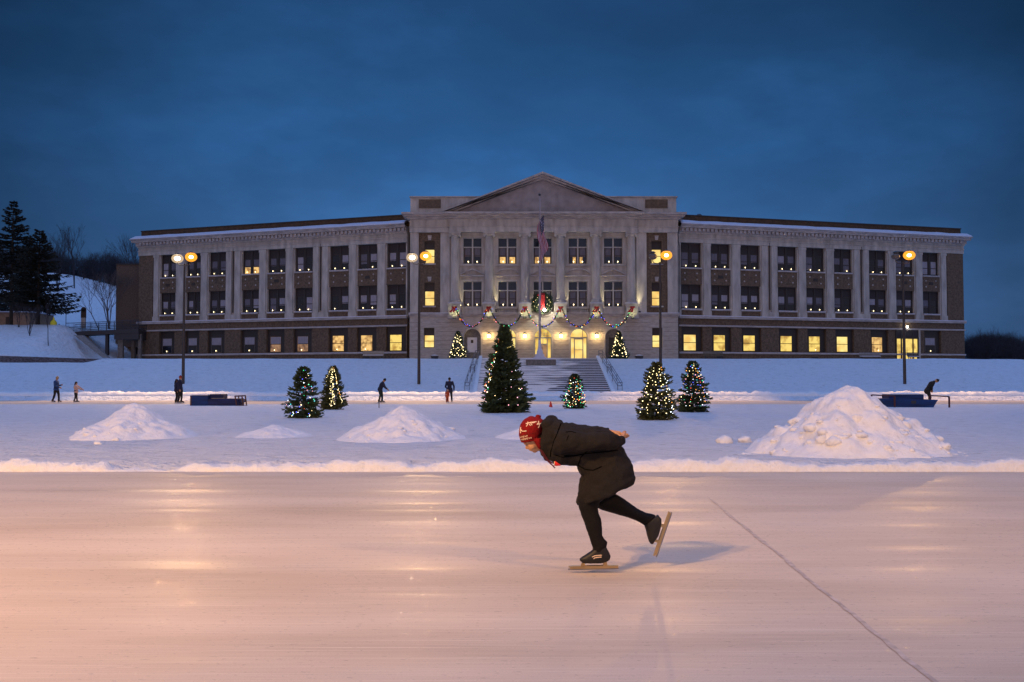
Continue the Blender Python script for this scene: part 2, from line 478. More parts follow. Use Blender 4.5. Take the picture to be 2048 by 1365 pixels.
me.polygons.foreach_set('use_smooth', [True]*len(fs))
tag(link('ground', me, M['snow']), kind='structure')

def sheet(name, x0, x1, y0, y1, z, m, **kw):
    o = MB().add([(x0,y0,z),(x1,y0,z),(x1,y1,z),(x0,y1,z)], [(0,1,2,3)]).build(name, m, fix=False)
    return tag(o, kind='structure')
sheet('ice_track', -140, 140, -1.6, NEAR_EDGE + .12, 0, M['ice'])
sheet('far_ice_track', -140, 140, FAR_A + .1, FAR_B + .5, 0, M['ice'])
# seam running across the near ice
seam = MB(); pa = []
for i in range(61):
    t = i / 60
    px = 1418 + (1880-1418) * t ** 1.0; 
    a0 = at(1418, 998, 1); 
    y_ = 12.55 * (1 - t) + 4.75 * t
    # straight seam on the ice between its two ends
    A = Vector((2.49, 12.55)); B = Vector((2.09, 4.75))
    P = A.lerp(B, t)
    w = .017 + .016 * noise.noise(Vector((t*22, 3, 0))) + .012*noise.noise(Vector((t*90, 3, 0)))
    ox = .018 * noise.noise(Vector((t*7, 0, 0))) + .012 * noise.noise(Vector((t*40, 0, 0)))
    pa.append((P.x + ox - w, P.y, .004)); pa.append((P.x + ox + w, P.y, .004))
seam.add(pa, [(2*i, 2*i+1, 2*i+3, 2*i+2) for i in range(60)])
tag(seam.build('ice_seam', M['crack'], fix=False), kind='structure')

# ridges of shovelled snow along both tracks
def ridge(name, y0, w, hfun, x0, x1, step, rows, seed, kind='structure', lump=1.0):
    v = []; nxx = int((x1-x0)/step)
    for i in range(nxx+1):
        x = x0 + i*step; H = hfun(x)
        for j in range(rows+1):
            t = j / rows
            yy = y0 + w*t
            prof = math.sin(PI*min(1, t/ .9)**.62) if t < .9 else 0
            n1 = noise.fractal(Vector((x*2.2, yy*2.2+seed, seed)), 1, 2, 4)
            n2 = noise.noise(Vector((x*7, yy*7, seed)))
            z = prof * H * (1 + .42*n1*lump) + prof*.035*n2*lump + prof*.03*noise.noise(Vector((x*17, yy*17, seed)))*lump - .05 * (1 if j in (0, rows) else 0)
            v.append((x + .03*n2, yy + .08*n1*(1 if 0 < j < rows else 0), z))
    f = [(i*(rows+1)+j, (i+1)*(rows+1)+j, (i+1)*(rows+1)+j+1, i*(rows+1)+j+1) for i in range(nxx) for j in range(rows)]
    me = bpy.data.meshes.new(name); me.from_pydata(v, [], f); me.polygons.foreach_set('use_smooth', [True]*len(f))
    return tag(link(name, me, M['bank']), kind=kind)
def near_h(x):
    px = 1024 + x / 16.7 * F
    b = .135 + .05*noise.noise(Vector((x*.9, 1, 0))) + .035*noise.noise(Vector((x*2.7, 5, 0)))
    for c, w, a in ((60, 50, .09), (920, 60, .03), (740, 60, .06), (1000, 45, .08), (1450, 150, .07), (1760, 120, .04), (2010, 50, .10), (1640, 60, -.03)):
        b += a * math.exp(-((px-c)/w)**2)
    gap = ss(225, 238, px) * (1 - ss(345, 400, px))
    return max(.03, b * (1 - gap*.9) - .02)
ridge('snow_bank', NEAR_EDGE - .05, .7, near_h, -40, 40, .05, 14, 3)
ridge('far_snow_bank', FAR_B - .1, 2.4, lambda x: .60 + .05*noise.noise(Vector((x*.4, 0, 0))) + .03*noise.noise(Vector((x*1.7, 3, 0))), -75, 75, .16, 14, 8, lump=.55)

# ------------------------------------------------------------------ snow piles
def pile(Cx, Cy, rx, ry, H, seed, label, chunks=50, skew=0, z0=.12, group='snow heaped up on the infield'):
    rnd = random.Random(seed)
    v = []; f = []; NR, NA = 44, 96
    def surf(u, a):
        r = 1 + .16*noise.noise(Vector((math.cos(a)*1.7, math.sin(a)*1.7, seed))) + .08*noise.noise(Vector((math.cos(a)*5, math.sin(a)*5, seed)))
        x = Cx + rx*u*math.cos(a)*r; y = Cy + ry*u*math.sin(a)*r
        q = math.sqrt(((u*math.cos(a)*r - skew*(1-u)))**2 + (u*math.sin(a)*r)**2)
        base = max(0, 1 - u)
        prof = base**.98 * 1.02 - .03*math.exp(-(u/.08)**2)
        n = noise.fractal(Vector((x*1.6, y*1.6, seed*3.1)), .9, 2.1, 5)
        n2 = abs(noise.noise(Vector((x*3.3, y*3.3, seed*2.0))))
        n3 = noise.noise(Vector((x*5.5, y*5.5, seed)))
        z = z0 + H*prof + (n*.15 + (n2-.25)*.15 + n3*.03)*H*min(1, (1-u)*4)*(.5+.5*u) - .06*(u > .985)
        return (x + skew*H*(1-u), y, z)
    v.append(surf(0.001, 0))
    for i in range(1, NR+1):
        for k in range(NA): v.append(surf(i/NR, 2*PI*k/NA))
    for k in range(NA): f.append((0, 1+k, 1+(k+1) % NA))
    for i in range(NR-1):
        for k in range(NA): f.append((1+i*NA+k, 1+(i+1)*NA+k, 1+(i+1)*NA+(k+1) % NA, 1+i*NA+(k+1) % NA))
    mb = MB(); mb.v = v; mb.f = [list(x) for x in f]; mb.m = [0]*len(f)
    for c in range(chunks):
        u = rnd.uniform(.25, 1.08)**.7; a = rnd.uniform(PI, 2*PI) if rnd.random() < .8 else rnd.uniform(0, PI)
        x, y, z = surf(min(u, .98), a)
        if u > .98: x = Cx + rx*u*math.cos(a)*1.02; y = Cy+ry*u*math.sin(a)*1.02; z = z0
        s = H * (rnd.uniform(.015, .045) if rnd.random() < .86 else rnd.uniform(.05, .085))
        b = len(mb.v)
        mb.ball((x, y, z - s*.35), (s*rnd.uniform(.8, 1.9), s*rnd.uniform(.8, 1.5), s*rnd.uniform(.6, 1)), 12, 8)
        for q in range(b, len(mb.v)):
            p = Vector(mb.v[q]); d = noise.noise(p*(1.1/s) + Vector((c, 0, 0)))*.45*s + noise.noise(p*(3/s))*.2*s
            cc = Vector((x, y, z)); mb.v[q] = tuple(p + (p-cc).normalized()*d)
    o = mb.build('snow_pile', M['pile'], smooth=True, fix=False)
    return tag(o, label, 'snow pile', group)
def at_ground(px, py, z=.13):
    x = (px-1024)/F; yc = (682.5-py)/F
    d = Vector((x, math.cos(PITCH)-yc*math.sin(PITCH), math.sin(PITCH)+yc*math.cos(PITCH)))
    return Vector((0, 0, CAMZ)) + d * ((z - CAMZ)/d.z)
pile(at(1697, 900, 18.9).x, 18.9, 2.0, 1.75, 1.33, 11, 'largest rough heap of snow standing at the right of the infield', 120)
pile(at(268, 870, 24).x, 24, 1.5, 1.6, .80, 22, 'snow heap on the infield in front of the blue boxes, furthest left', 40)
pile(at(548, 870, 24.2).x, 24.2, .95, 1.1, .30, 33, 'lowest and smallest heap of snow, in front of the two left lit trees', 14)
pile(at(806, 870, 23).x, 23, 1.5, 1.6, .77, 44, 'pointed heap of snow in front of the bent skater in green trousers', 50)
pile(at(1062, 870, 23.5).x, 23.5, .85, 1.1, .34, 55, 'low heap of snow behind the head of the large skater', 12)
rc = random.Random(3)
for px, py, s, lab in ((1449, 887, .13, 'larger of two loose lumps of snow beside the largest heap'), (1490, 885, .11, 'smaller elongated lump of snow close to the largest heap'),
                       (1505, 903, .06, 'tiny lump of snow lying in front of the largest heap'), (160, 877, .09, 'lump of snow at the left foot of the left heap'),
                       (196, 890, .06, 'tiny lump of snow lying in front of the left heap')):
    p = at_ground(px, py)
    mb = MB().ball((p.x, p.y, p.z + s*.35), (s*1.5, s, s*.8), 16, 10)
    mb.v = [tuple(Vector(q) + Vector((noise.noise(Vector(q)*9), noise.noise(Vector(q)*9+Vector((9,0,0))), noise.noise(Vector(q)*9+Vector((0,9,0)))))*s*.5) for q in mb.v]
    tag(mb.build('snow_lump', M['pile'], smooth=True), lab, 'snow lump', 'loose lumps of snow')

# ------------------------------------------------------------------ school building
class Frame:
    def __init__(s, O, u, n): s.O = Vector(O); s.u = Vector(u); s.n = Vector(n)
    def __call__(s, a, d, z): 
        p = s.O + s.u*a + s.n*d
        return (p.x, p.y, z)
    def s_of(s, px, py=560):
        x = (px-1024)/F; yc = (682.5-py)/F
        k = x/(math.cos(PITCH) - yc*math.sin(PITCH))     # X/Y
        # O.x + a*u.x = k (O.y + a*u.y)
        return (k*s.O.y - s.O.x)/(s.u.x - k*s.u.y)
def wall(fr, s0, s1, z0, z1, openings, front, back, mb, mi=0):
    """wall sheet at depth front with openings (a0,a1,b0,b1) and reveals going to depth back"""
    S_ = sorted(set([s0, s1] + [o[0] for o in openings] + [o[1] for o in openings]))
    Z_ = sorted(set([z0, z1] + [o[2] for o in openings] + [o[3] for o in openings]))
    for i in range(len(S_)-1):
        for j in range(len(Z_)-1):
            cs, cz = (S_[i]+S_[i+1])/2, (Z_[j]+Z_[j+1])/2
            if not (s0 <= cs <= s1 and z0 <= cz <= z1): continue
            if any(o[0] < cs < o[1] and o[2] < cz < o[3] for o in openings): continue
            mb.add([fr(S_[i], front, Z_[j]), fr(S_[i+1], front, Z_[j]), fr(S_[i+1], front, Z_[j+1]), fr(S_[i], front, Z_[j+1])], [(0,1,2,3)], mi)
    for a0, a1, b0, b1 in openings:
        P = [(a0,b0), (a1,b0), (a1,b1), (a0,b1)]
        for q in range(4):
            A, B = P[q], P[(q+1) % 4]
            mb.add([fr(A[0], front, A[1]), fr(B[0], front, B[1]), fr(B[0], back, B[1]), fr(A[0], back, A[1])], [(0,1,2,3)], mi)
def fbox(mb, fr, a0, a1, d0, d1, z0, z1, mi=0):
    return mb.box((a0, d0, z0), (a1, d1, z1), mi, T=fr)
def zw(py): return at(815, py, 99.0).z
def zc(py): return at(1087, py, 97.0).z
SCH = empty('school_building', (3.1, 97, 3.4), 'long three-storey stone and brick school with a columned pedimented centre and two receding wings', 'building')
rb = random.Random(5)
candles = []     # (Vector, label)

def window_unit(fr, a0, a1, z0, z1, d, kind, label=None, sashes=2, side='', frame=None, back=-.0):
    """double-hung window: dark upper panel, sashes with blinds"""
    f = MB(); fm = frame or M['frame']
    H = z1-z0; w = a1-a0
    fr_t = .07
    fbox(f, fr, a0, a0+fr_t, d-.06, d+.05, z0, z1); fbox(f, fr, a1-fr_t, a1, d-.06, d+.05, z0, z1)
    fbox(f, fr, a0+fr_t, a1-fr_t, d-.06, d+.05, z1-fr_t, z1); fbox(f, fr, a0+fr_t, a1-fr_t, d-.06, d+.05, z0, z0+fr_t)
    zp = z1 - H*.36
    fbox(f, fr, a0+fr_t, a1-fr_t, d-.06, d+.04, zp-.04, zp+.04)
    cells = []
    if sashes == 2:
        mid = (a0+a1)/2
        fbox(f, fr, mid-.09, mid+.09, d-.06, d+.06, z0+fr_t, z1-fr_t)
        cells = [(a0+fr_t+.1, mid-.09-.1), (mid+.09+.1, a1-fr_t-.1)]
        fbox(f, fr, a0+fr_t, a0+fr_t+.1, d-.06, d+.03, z0+fr_t, zp-.04); fbox(f, fr, a1-fr_t-.1, a1-fr_t, d-.06, d+.03, z0+fr_t, zp-.04)
        fbox(f, fr, mid-.19, mid-.09, d-.06, d+.03, z0+fr_t, zp-.04); fbox(f, fr, mid+.09, mid+.19, d-.06, d+.03, z0+fr_t, zp-.04)
    else:
        cells = [(a0+fr_t, a1-fr_t)]
    zr = (z0+fr_t+zp)/2
    for c0, c1 in cells: fbox(f, fr, c0, c1, d-.05, d+.035, zr-.03, zr+.03)
    o = f.build('window', fm, SCH)
    if label: o['label'] = label
    p = MB(); fbox(p, fr, a0+fr_t, a1-fr_t, d-.05, d-.01, zp+.04, z1-fr_t); p.build('transom_panel', M['panel'], o)
    for q, (c0, c1) in enumerate(cells):
        k = kind[q] if isinstance(kind, (list, tuple)) else kind
        m = {'dark': M['pane'], 'lit': M['lit'], 'bright': M['lit_bright'], 'orange': M['lit_orange'], 'dim': M['lit_dim'], 'low': M['pane']}[k]
        p = MB(); fbox(p, fr, c0, c1, d-.05, d-.01, z0+fr_t, zp-.04); p.build('pane', m, o)
        if k == 'dark' and rb.random() < .85 or k == 'low':
            drop = rb.choice([.5, .5, .5, .62, .4, .85])
            if k == 'low': drop = .5
            b = MB(); fbox(b, fr, c0+.03, c1-.03, d-.008, d+.004, zp-.05-(zp-z0)*drop, zp-.05); b.build('blind', rb.choice([M['blind'], M['blind_dim']]), o)
            if k == 'low':
                b = MB(); fbox(b, fr, c0+.01, c1-.01, d-.008, d-.002, z0+fr_t+.02, zr-.04); b.build('lit_pane', M['lit_orange'], o)
    return cells, zp

WIN_L = [(772.6, 811.7), (714.5, 753), (658, 696), (588, 624), (534, 569.5), (482.6, 516.6), (416.7, 450), (371, 399.7), (319.5, 350)]
WIN_R = [(1363, 1404), (1423.4, 1461.5), (1482.7, 1521.4), (1557, 1595), (1614, 1650.8), (1669.8, 1706), (1740, 1775), (1793.5, 1829), (1847, 1880)]
ORD = ['first', 'second', 'third', 'fourth', 'fifth', 'sixth', 'seventh', 'eighth', 'ninth']
def wing(side, fr, wins, Ltot, ground):
    sd = 'left' if side < 0 else 'right'
    zt, zcor, zden, zfr = zw(428), zw(443.5), zw(464), zw(484.5)
    z2a, z1b, z1a, zbelt, zb2, zg1, zg0, zs = zw(535), zw(569), zw(618), zw(634.5), zw(651), zw(654), zw(702.5), zw(705.5)
    zB = 3.0
    spans = [(fr.s_of(a), fr.s_of(b)) for a, b in wins]
    spans = [(min(a, b), max(a, b)) for a, b in spans]
    W = MB()                                # brick core behind everything, end wall and rear
    fbox(W, fr, 0, Ltot, -14, -.52, zB, zcor)
    ops = []
    gw = []
    for a, b in spans:
        c = (a+b)/2; hw = (b-a)/2
        ops += [(a-.02, b+.02, zg0, zg1)]
    wall(fr, 0, Ltot, zB, zb2, ops, 0, -.5, W)
    W.add([fr(Ltot, 0, zB), fr(Ltot, -.52, zB), fr(Ltot, -.52, zb2), fr(Ltot, 0, zb2)], [(0,1,2,3)])
    W.build('wall', M['brick'], SCH)
    # ground-floor recess back: dark panel with a sash
    for i, (a, b) in enumerate(spans):
        if sd == 'right' and i == 7:
            door_bay(fr, a, b, zg0, zg1); continue
        p = MB(); fbox(p, fr, a-.02, b+.02, -.50, -.30, zg0, zg1); p.build('window_surround', M['frame'], SCH)
        hw = (b-a)*.29; c = (a+b)/2 + .06*(b-a)*(-side)
        hgt = zg1-zg0
        k = ground[i]
        f = MB(); t = .05; d = -.27; z0, z1 = zg0+.04, zg0+hgt*.70
        fbox(f, fr, c-hw-t, c-hw, -.30, d, z0, z1); fbox(f, fr, c+hw, c+hw+t, -.30, d, z0, z1)
        fbox(f, fr, c-hw, c+hw, -.30, d, z1-t, z1); fbox(f, fr, c-hw, c+hw, -.30, d, z0, z0+t)
        fbox(f, fr, c-hw, c+hw, -.30, d, (z0+z1)/2-.03, (z0+z1)/2+.03)
        o = f.build('window', M['sash'] if k == 'dark' else M['frame'], SCH)
        if k != 'dark': o['label'] = {'lit': 'ground-floor window lit yellow', 'bright': 'ground-floor window lit bright yellow', 'orange': 'ground-floor window with orange decorated interior', 'dim': 'ground-floor window with a dim warm curtain'}[k]
        p = MB(); fbox(p, fr, c-hw, c+hw, -.299, -.29, z0+t, z1-t)
        p.build('pane', {'dark': M['pane'], 'lit': M['lit'], 'bright': M['lit_bright'], 'orange': M['lit_orange'], 'dim': M['lit_dim']}[k], o)
        if k in ('dark', 'dim'):
            p = MB(); fbox(p, fr, c-hw+.02, c+hw-.02, -.289, -.283, (z0+z1)/2+.03, z1-t-.01); p.build('blind', M['blind'], o)
        if k != 'lit' and k != 'bright' or rb.random() < .25:
            candles.append((Vector(fr(c + (0 if k == 'dark' else .1), -.2, z0+.06)), 'candle light in the ground-floor window of the %s bay from the centre, %s wing' % (ORD[i], sd), 1.0))
        if i % 3 == 1:
            v = MB(); fbox(v, fr, c-.45, c+.25, -.02, .02, zB+.55, zB+.85); v.build('air_vent', M['frame'], SCH)
    # belts
    bl = MB(); fbox(bl, fr, -.02, Ltot+.12, -.3, .22, zbelt-.12, zbelt+.10); fbox(bl, fr, 0, Ltot+.06, 0.003, .10, zb2-.10, zb2+.02); fbox(bl, fr, 0, Ltot+.06, 0.003, .12, zs-.10, zs+.02)
    bo = bl.build('belt_course', M['cornice'], SCH)
    sn = MB(); fbox(sn, fr, 0, Ltot+.1, -.28, .24, zbelt+.103, zbelt+.19); fbox(sn, fr, 0, Ltot+.06, .003, .13, zs+.023, zs+.075); fbox(sn, fr, 0, Ltot+.06, .003, .11, zb2+.022, zb2+.05)
    sn.build('snow_cap', M['ledge_snow'], bo)
    mid = MB(); fbox(mid, fr, 0, Ltot, -.5, .01, zb2+.001, zbelt-.121); mid.build('brick_band', M['brick'], SCH)
    # upper storeys
    n = len(spans); edges = [0.0] + [None]*0
    for i, (a, b) in enumerate(spans):
        t2 = rb.random()
        kinds2, kinds1 = ['dark', 'dark'], ['dark', 'dark']
        if sd == 'left' and i == 5: kinds2 = ['low', 'low']
        d = -.42
        window_unit(fr, a, b, z2a, zfr, d, kinds2, 'second-floor window with its lower sashes lit orange' if kinds2[0] == 'low' else None)
        window_unit(fr, a, b, z1a, z1b, d, kinds1)
        q = (b-a)
        for fl, z0, nm in ((2, z2a, 'top'), (1, z1a, 'middle')):
            for e, cx in ((0, a+q*.29), (1, a+q*.77)):
                skip = (sd == 'right' and (i == 8 or (i, fl) == (3, 1) or (i, fl, e) in ((5, 2, 0),))) or (sd == 'left' and (i, fl, e) in ((1, 2, 1), (2, 1, 0)))
                if skip: continue
                candles.append((Vector(fr(cx + .0, -.33, z0+.09)), 'candle light, %s half of the %s-floor window, %s bay from centre, %s wing' % ('left' if (e == 0) == (side > 0) else 'right', nm, ORD[i], sd), 1.0))
        s_ = MB(); fbox(s_, fr, a-.05, b+.05, -.5, -.10, z1b+.02, z2a-.12); so = s_.build('spandrel', M['brick'], SCH)
        o_ = MB()
        for ex in (.18, .78):
            for ez in (.30, .68):
                cx, cz = a+q*ex, z1b + (z2a-z1b)*ez
                o_.add([fr(cx, -.06, cz+.10), fr(cx+.10, -.06, cz), fr(cx, -.06, cz-.10), fr(cx-.10, -.06, cz), fr(cx, -.098, cz+.10), fr(cx+.10, -.098, cz), fr(cx, -.098, cz-.10), fr(cx-.10, -.098, cz)],
                       [(0,1,2,3), (0,4,5,1), (1,5,6,2), (2,6,7,3), (3,7,4,0)])
        if i % 3 == 1 or i == 8: fbox(o_, fr, a+q*.36, a+q*.62, -.098, -.07, z1b+(z2a-z1b)*.42, z1b+(z2a-z1b)*.60, 1)
        o_.build('stone_rosettes', [M['cornice'], M['frame']], so)
        s2 = MB(); fbox(s2, fr, a-.05, b+.05, -.5, -.12, zbelt+.191, z1a-.12); s2.build('apron', M['brick'], SCH)
        for zz, th in ((z2a, .02), (z1a, .04)):
            sl = MB(); fbox(sl, fr, a-.02, b+.02, -.5, .0, zz-.118, zz-.02); slo = sl.build('sill', M['cornice'], SCH)
            sl = MB(); fbox(sl, fr, a, b, -.4, .01, zz-.019, zz+th); sl.build('snow_cap', M['ledge_snow'], slo)
    # pilasters between windows
    for i in range(n+1):
        a = 0.0 if i == 0 else spans[i-1][1]
        b = spans[i][0] if i < n else a + .95
        p = MB(); zb = zbelt+.192
        if i in (3, 6):
            w = (b-a); c = (a+b)/2
            fbox(p, fr, a+.02, b-.02, -.5, -.10, zb, zfr)
            fbox(p, fr, a+.14, c-.22, -.099, .04, zb+.5, zfr-.02); fbox(p, fr, c+.22, b-.14, -.099, .04, zb+.5, zfr-.02)
            fbox(p, fr, a+.06, b-.06, -.099, .08, zb, zb+.498)
            pp = p.build('pilaster', M['stone'], SCH)
            MB().tube([fr(c, 0, zb+.7), fr(c, 0, zfr+.3)], .07, 8).build('downpipe', M['frame'], pp)
        else:
            fbox(p, fr, a+.02, b-.02, -.5, -.10, zb, zfr)
            fbox(p, fr, a+.16, b-.16, -.099, .04, zb+.5, zfr-.02)
            fbox(p, fr, a+.06, b-.06, -.099, .08, zb, zb+.498)
            fbox(p, fr, a+.08, b-.08, -.099, .07, zfr-.30, zfr-.021)
            p.build('pilaster', M['stone'], SCH)
    e = spans[-1][1] + .95
    p = MB(); fbox(p, fr, e, Ltot, -.5, -.02, zbelt+.192, zfr); p.build('brick_corner', M['brick'], SCH)
    # entablature, dentils, cornice, parapet
    f = MB(); fbox(f, fr, 0, Ltot+.05, -14, .06, zfr, zden); fbox(f, fr, 0, Ltot+.08, .061, .14, zfr+.42, zfr+.52); fbox(f, fr, 0, Ltot+.1, .061, .22, zden-.16, zden-.002)
    f.build('frieze', M['stone'], SCH)
    k = MB()
    fbox(k, fr, 0, Ltot+.2, -14, .35, zden, zden+.38)
    a = .1
    nd = int(Ltot/.46)
    for q in range(nd):
        fbox(k, fr, .12 + q*.46, .12 + q*.46 + .28, .351, .55, zden+.06, zden+.36)
    prof = [(.60, .383), (.72, .62), (.66, .80), (.3, zcor-zden)]
    z_ = zden+.383
    fbox(k, fr, 0, Ltot+.55, -14, .62, z_, z_+.16)
    k.add([fr(0, .62, z_+.162), fr(Ltot+.55, .62, z_+.162), fr(Ltot+.75, .80, z_+.36), fr(0, .80, z_+.36),
           fr(0, -.1, zcor+.0), fr(Ltot+.1, -.1, zcor+.0), fr(Ltot+.55, -14, z_+.162), fr(Ltot+.75, -14, z_+.36), fr(Ltot+.1, -14, zcor)],
          [(0,1,2,3), (3,2,5,4), (1,6,7,2), (2,7,8,5)])
    ko = k.build('cornice', M['cornice'], SCH)
    sn = MB()
    for q in range(60):
        a0, a1 = (Ltot+.6)*q/60, (Ltot+.6)*(q+1)/60
        t0 = .10 + .06*noise.noise(Vector((a0*.6, side, 0))); t1 = .10 + .06*noise.noise(Vector((a1*.6, side, 0)))
        sn.add([fr(a0, .78, z_+.37), fr(a1, .78, z_+.37), fr(a1, .70, z_+.40+t1), fr(a0, .70, z_+.40+t0), fr(a1, -.05, zcor+.08+t1), fr(a0, -.05, zcor+.08+t0)], [(0,1,2,3), (3,2,4,5)])
    sn.build('snow_cap', M['ledge_snow'], ko, smooth=False, fix=False)
    p = MB(); fbox(p, fr, .0, Ltot-.05, -13.6, -.25, zcor+.001, zt-.10); po = p.build('parapet', M['parapet'], SCH)
    p = MB(); fbox(p, fr, -.05, Ltot, -13.7, -.18, zt-.099, zt); p.build('coping', M['frame'], po)
    return spans

def door_bay(fr, a, b, zg0, zg1):
    z0, z1 = 3.42, zg1
    c0, c1 = a-.3, b+.3
    f = MB()
    for x0, x1 in ((c0, c0+.12), (c1-.12, c1), (c0+.62, c0+.76), (c1-.75, c1-.62)): fbox(f, fr, x0, x1, .02, .12, z0, z1+.05)
    fbox(f, fr, c0, c1, .125, .16, z0+2.45, z0+2.6); fbox(f, fr, c0+.77, c1-.76, .06, .11, z0+.9, z0+.98)
    d = f.build('side_door', M['frame'], SCH)
    p = MB(); fbox(p, fr, c0+.12, c0+.62, .03, .05, z0+.05, z0+2.45); fbox(p, fr, c0+.76, c1-.75, .03, .05, z0+.05, z0+2.45); fbox(p, fr, c1-.62, c1-.12, .03, .05, z0+.05, z0+2.45); p.build('pane', M['lit'], d)
    p = MB(); fbox(p, fr, c0+.12, c1-.12, .02, .08, z0+2.6, z1+.05); p.build('transom_panel', M['panel'], d)
    p = MB(); fbox(p, fr, c1+.01, c1+.2, .003, .18, z0, z1+.1); p.build('door_jamb', M['stone'], d)
    l = empty('wall_lamp', fr((c0+c1)/2, .2, z1+.35), 'small round lamp glowing above the side door of the right wing', 'wall lamp')
    P = Vector(fr((c0+c1)/2 - .1, .3, z1+.35))
    MB().ball(P, .10, 10, 8).build('bulb', M['spot'], l, smooth=True)
    m = MB(); fbox(m, fr, (c0+c1)/2-.2, (c0+c1)/2, .02, .2, z1+.22, z1+.30); m.build('bracket', M['frame'], l)

# wing frames: both bend back from the centre block
OL = at(815, 560, 99.0); EL = at(277.5, 560, 110.3)
uL = Vector((EL.x-OL.x, EL.y-OL.y, 0)); LL = uL.length; uL.normalize()
frL = Frame((OL.x, OL.y, 0), uL, Vector((uL.y*-1, uL.x, 0)) if (uL.x) < 0 else uL)
frL.n = Vector((-uL.y, uL.x, 0)) if uL.x < 0 else frL.n
if frL.n.y > 0: frL.n = -frL.n
OR = at(1357, 560, 99.0); ER = at(1927, 560, 108.4)
uR = Vector((ER.x-OR.x, ER.y-OR.y, 0)); LR = uR.length; uR.normalize()
frR = Frame((OR.x, OR.y, 0), uR, Vector((uR.y, -uR.x, 0)))
if frR.n.y > 0: frR.n = -frR.n
wing(-1, frL, WIN_L, LL, ['lit', 'orange', 'orange', 'dim', 'dim', 'dark', 'dark', 'dark', 'dark'])
wing(1, frR, WIN_R, LR, ['bright', 'lit', 'lit', 'lit', 'lit', 'bright', 'orange', 'lit', 'dark'])

# ---- centre block
X = lambda px, py=600, Y=97.0: at(px, py, Y).x
frC = Frame((0, 97.0, 0), (1, 0, 0), (0, -1, 0))
xl, xr = X(819.5), X(1356)
z_at, z_cb, z_ct, z_fr, z_ar, z_cap = zc(393), zc(424), zc(428), zc(440), zc(456), zc(465.5)
zbelt = zc(629.5); zB = 3.0
pil = [X(px) for px in (909.7, 978, 1049.5, 1120.5, 1191.8, 1262.6)]
bays = [(X(925.6), X(963.8)), (X(995.8), X(1034)), (X(1066.5), X(1104.5)), (X(1137), X(1175.5)), (X(1208), X(1246.5))]
z2t, z2b, z1t, z1b_ = zc(475.5), zc(528), zc(562.8), zc(614)
core = MB(); core.box((xl+.05, 97.62, zB), (xr-.05, 116, z_cap)); core.build('wall_core', M['stone_dark'], SCH)
ops = []
for a, b in bays: ops += [(a, b, z2b, z2t), (a, b, z1b_, z1t)]
xa, xb = X(899.5), X(1272.5)
st = MB(); wall(frC, xa, xb, zbelt, z_cap, ops, -.15, -.6, st)
st.build('portico_wall', M['stone'], SCH)
# ground storey with five arches
zg = 3.42
arch = [X(944.8), X(1015), X(1086), X(1157.5), X(1227)]
rA = .82; zsp = zc(675)
aops = [(c-rA, c+rA, zg, zsp+rA) for c in arch]
sq = [(X(848), X(869), zc(696), zc(656)), (X(1304), X(1324.5), zc(696), zc(656))]
gs = MB(); wall(frC, xl, xr, zB, zbelt-.001, aops + sq, .0, -.6, gs)
for c in arch:
    for k in range(12):
        t0, t1 = PI*k/12, PI*(k+1)/12
        p0 = (c+rA*math.cos(t0), zsp+rA*math.sin(t0)); p1 = (c+rA*math.cos(t1), zsp+rA*math.sin(t1))
        top = zsp+rA
        gs.add([frC(p0[0], 0, p0[1]), frC(p1[0], 0, p1[1]), frC(p1[0], 0, top), frC(p0[0], 0, top)], [(0,1,2,3)])
        gs.add([frC(p0[0], 0, p0[1]), frC(p1[0], 0, p1[1]), frC(p1[0], -.5, p1[1]), frC(p0[0], -.5, p0[1])], [(0,1,2,3)])
gs.box((xl, 97.002, zB), (xl+.01, 99.5, zbelt)); gs.box((xr-.01, 97.002, zB), (xr, 99.5, zbelt))
gs.build('ground_storey_wall', mat('rusticated_stone', (.40, .355, .315), .85, nscale=2.0, namt=.18, bump=.03, bscale=8, stretch=(1, 1, 3)), SCH)
j = MB()
for k in range(1, 9):
    zz = zB + .55 + k*.44
    if zz < zbelt-.3:
        e = [xl] + sorted(v for o in aops+sq for v in (o[0]-.14, o[1]+.14)) + [xr]
        for q in range(0, len(e)-1, 2):
            if e[q+1] > e[q]: j.box((e[q]+.02, 96.994, zz), (e[q+1]-.02, 96.999, zz+.035))
j.build('masonry_joints', M['stone_dark'], SCH)
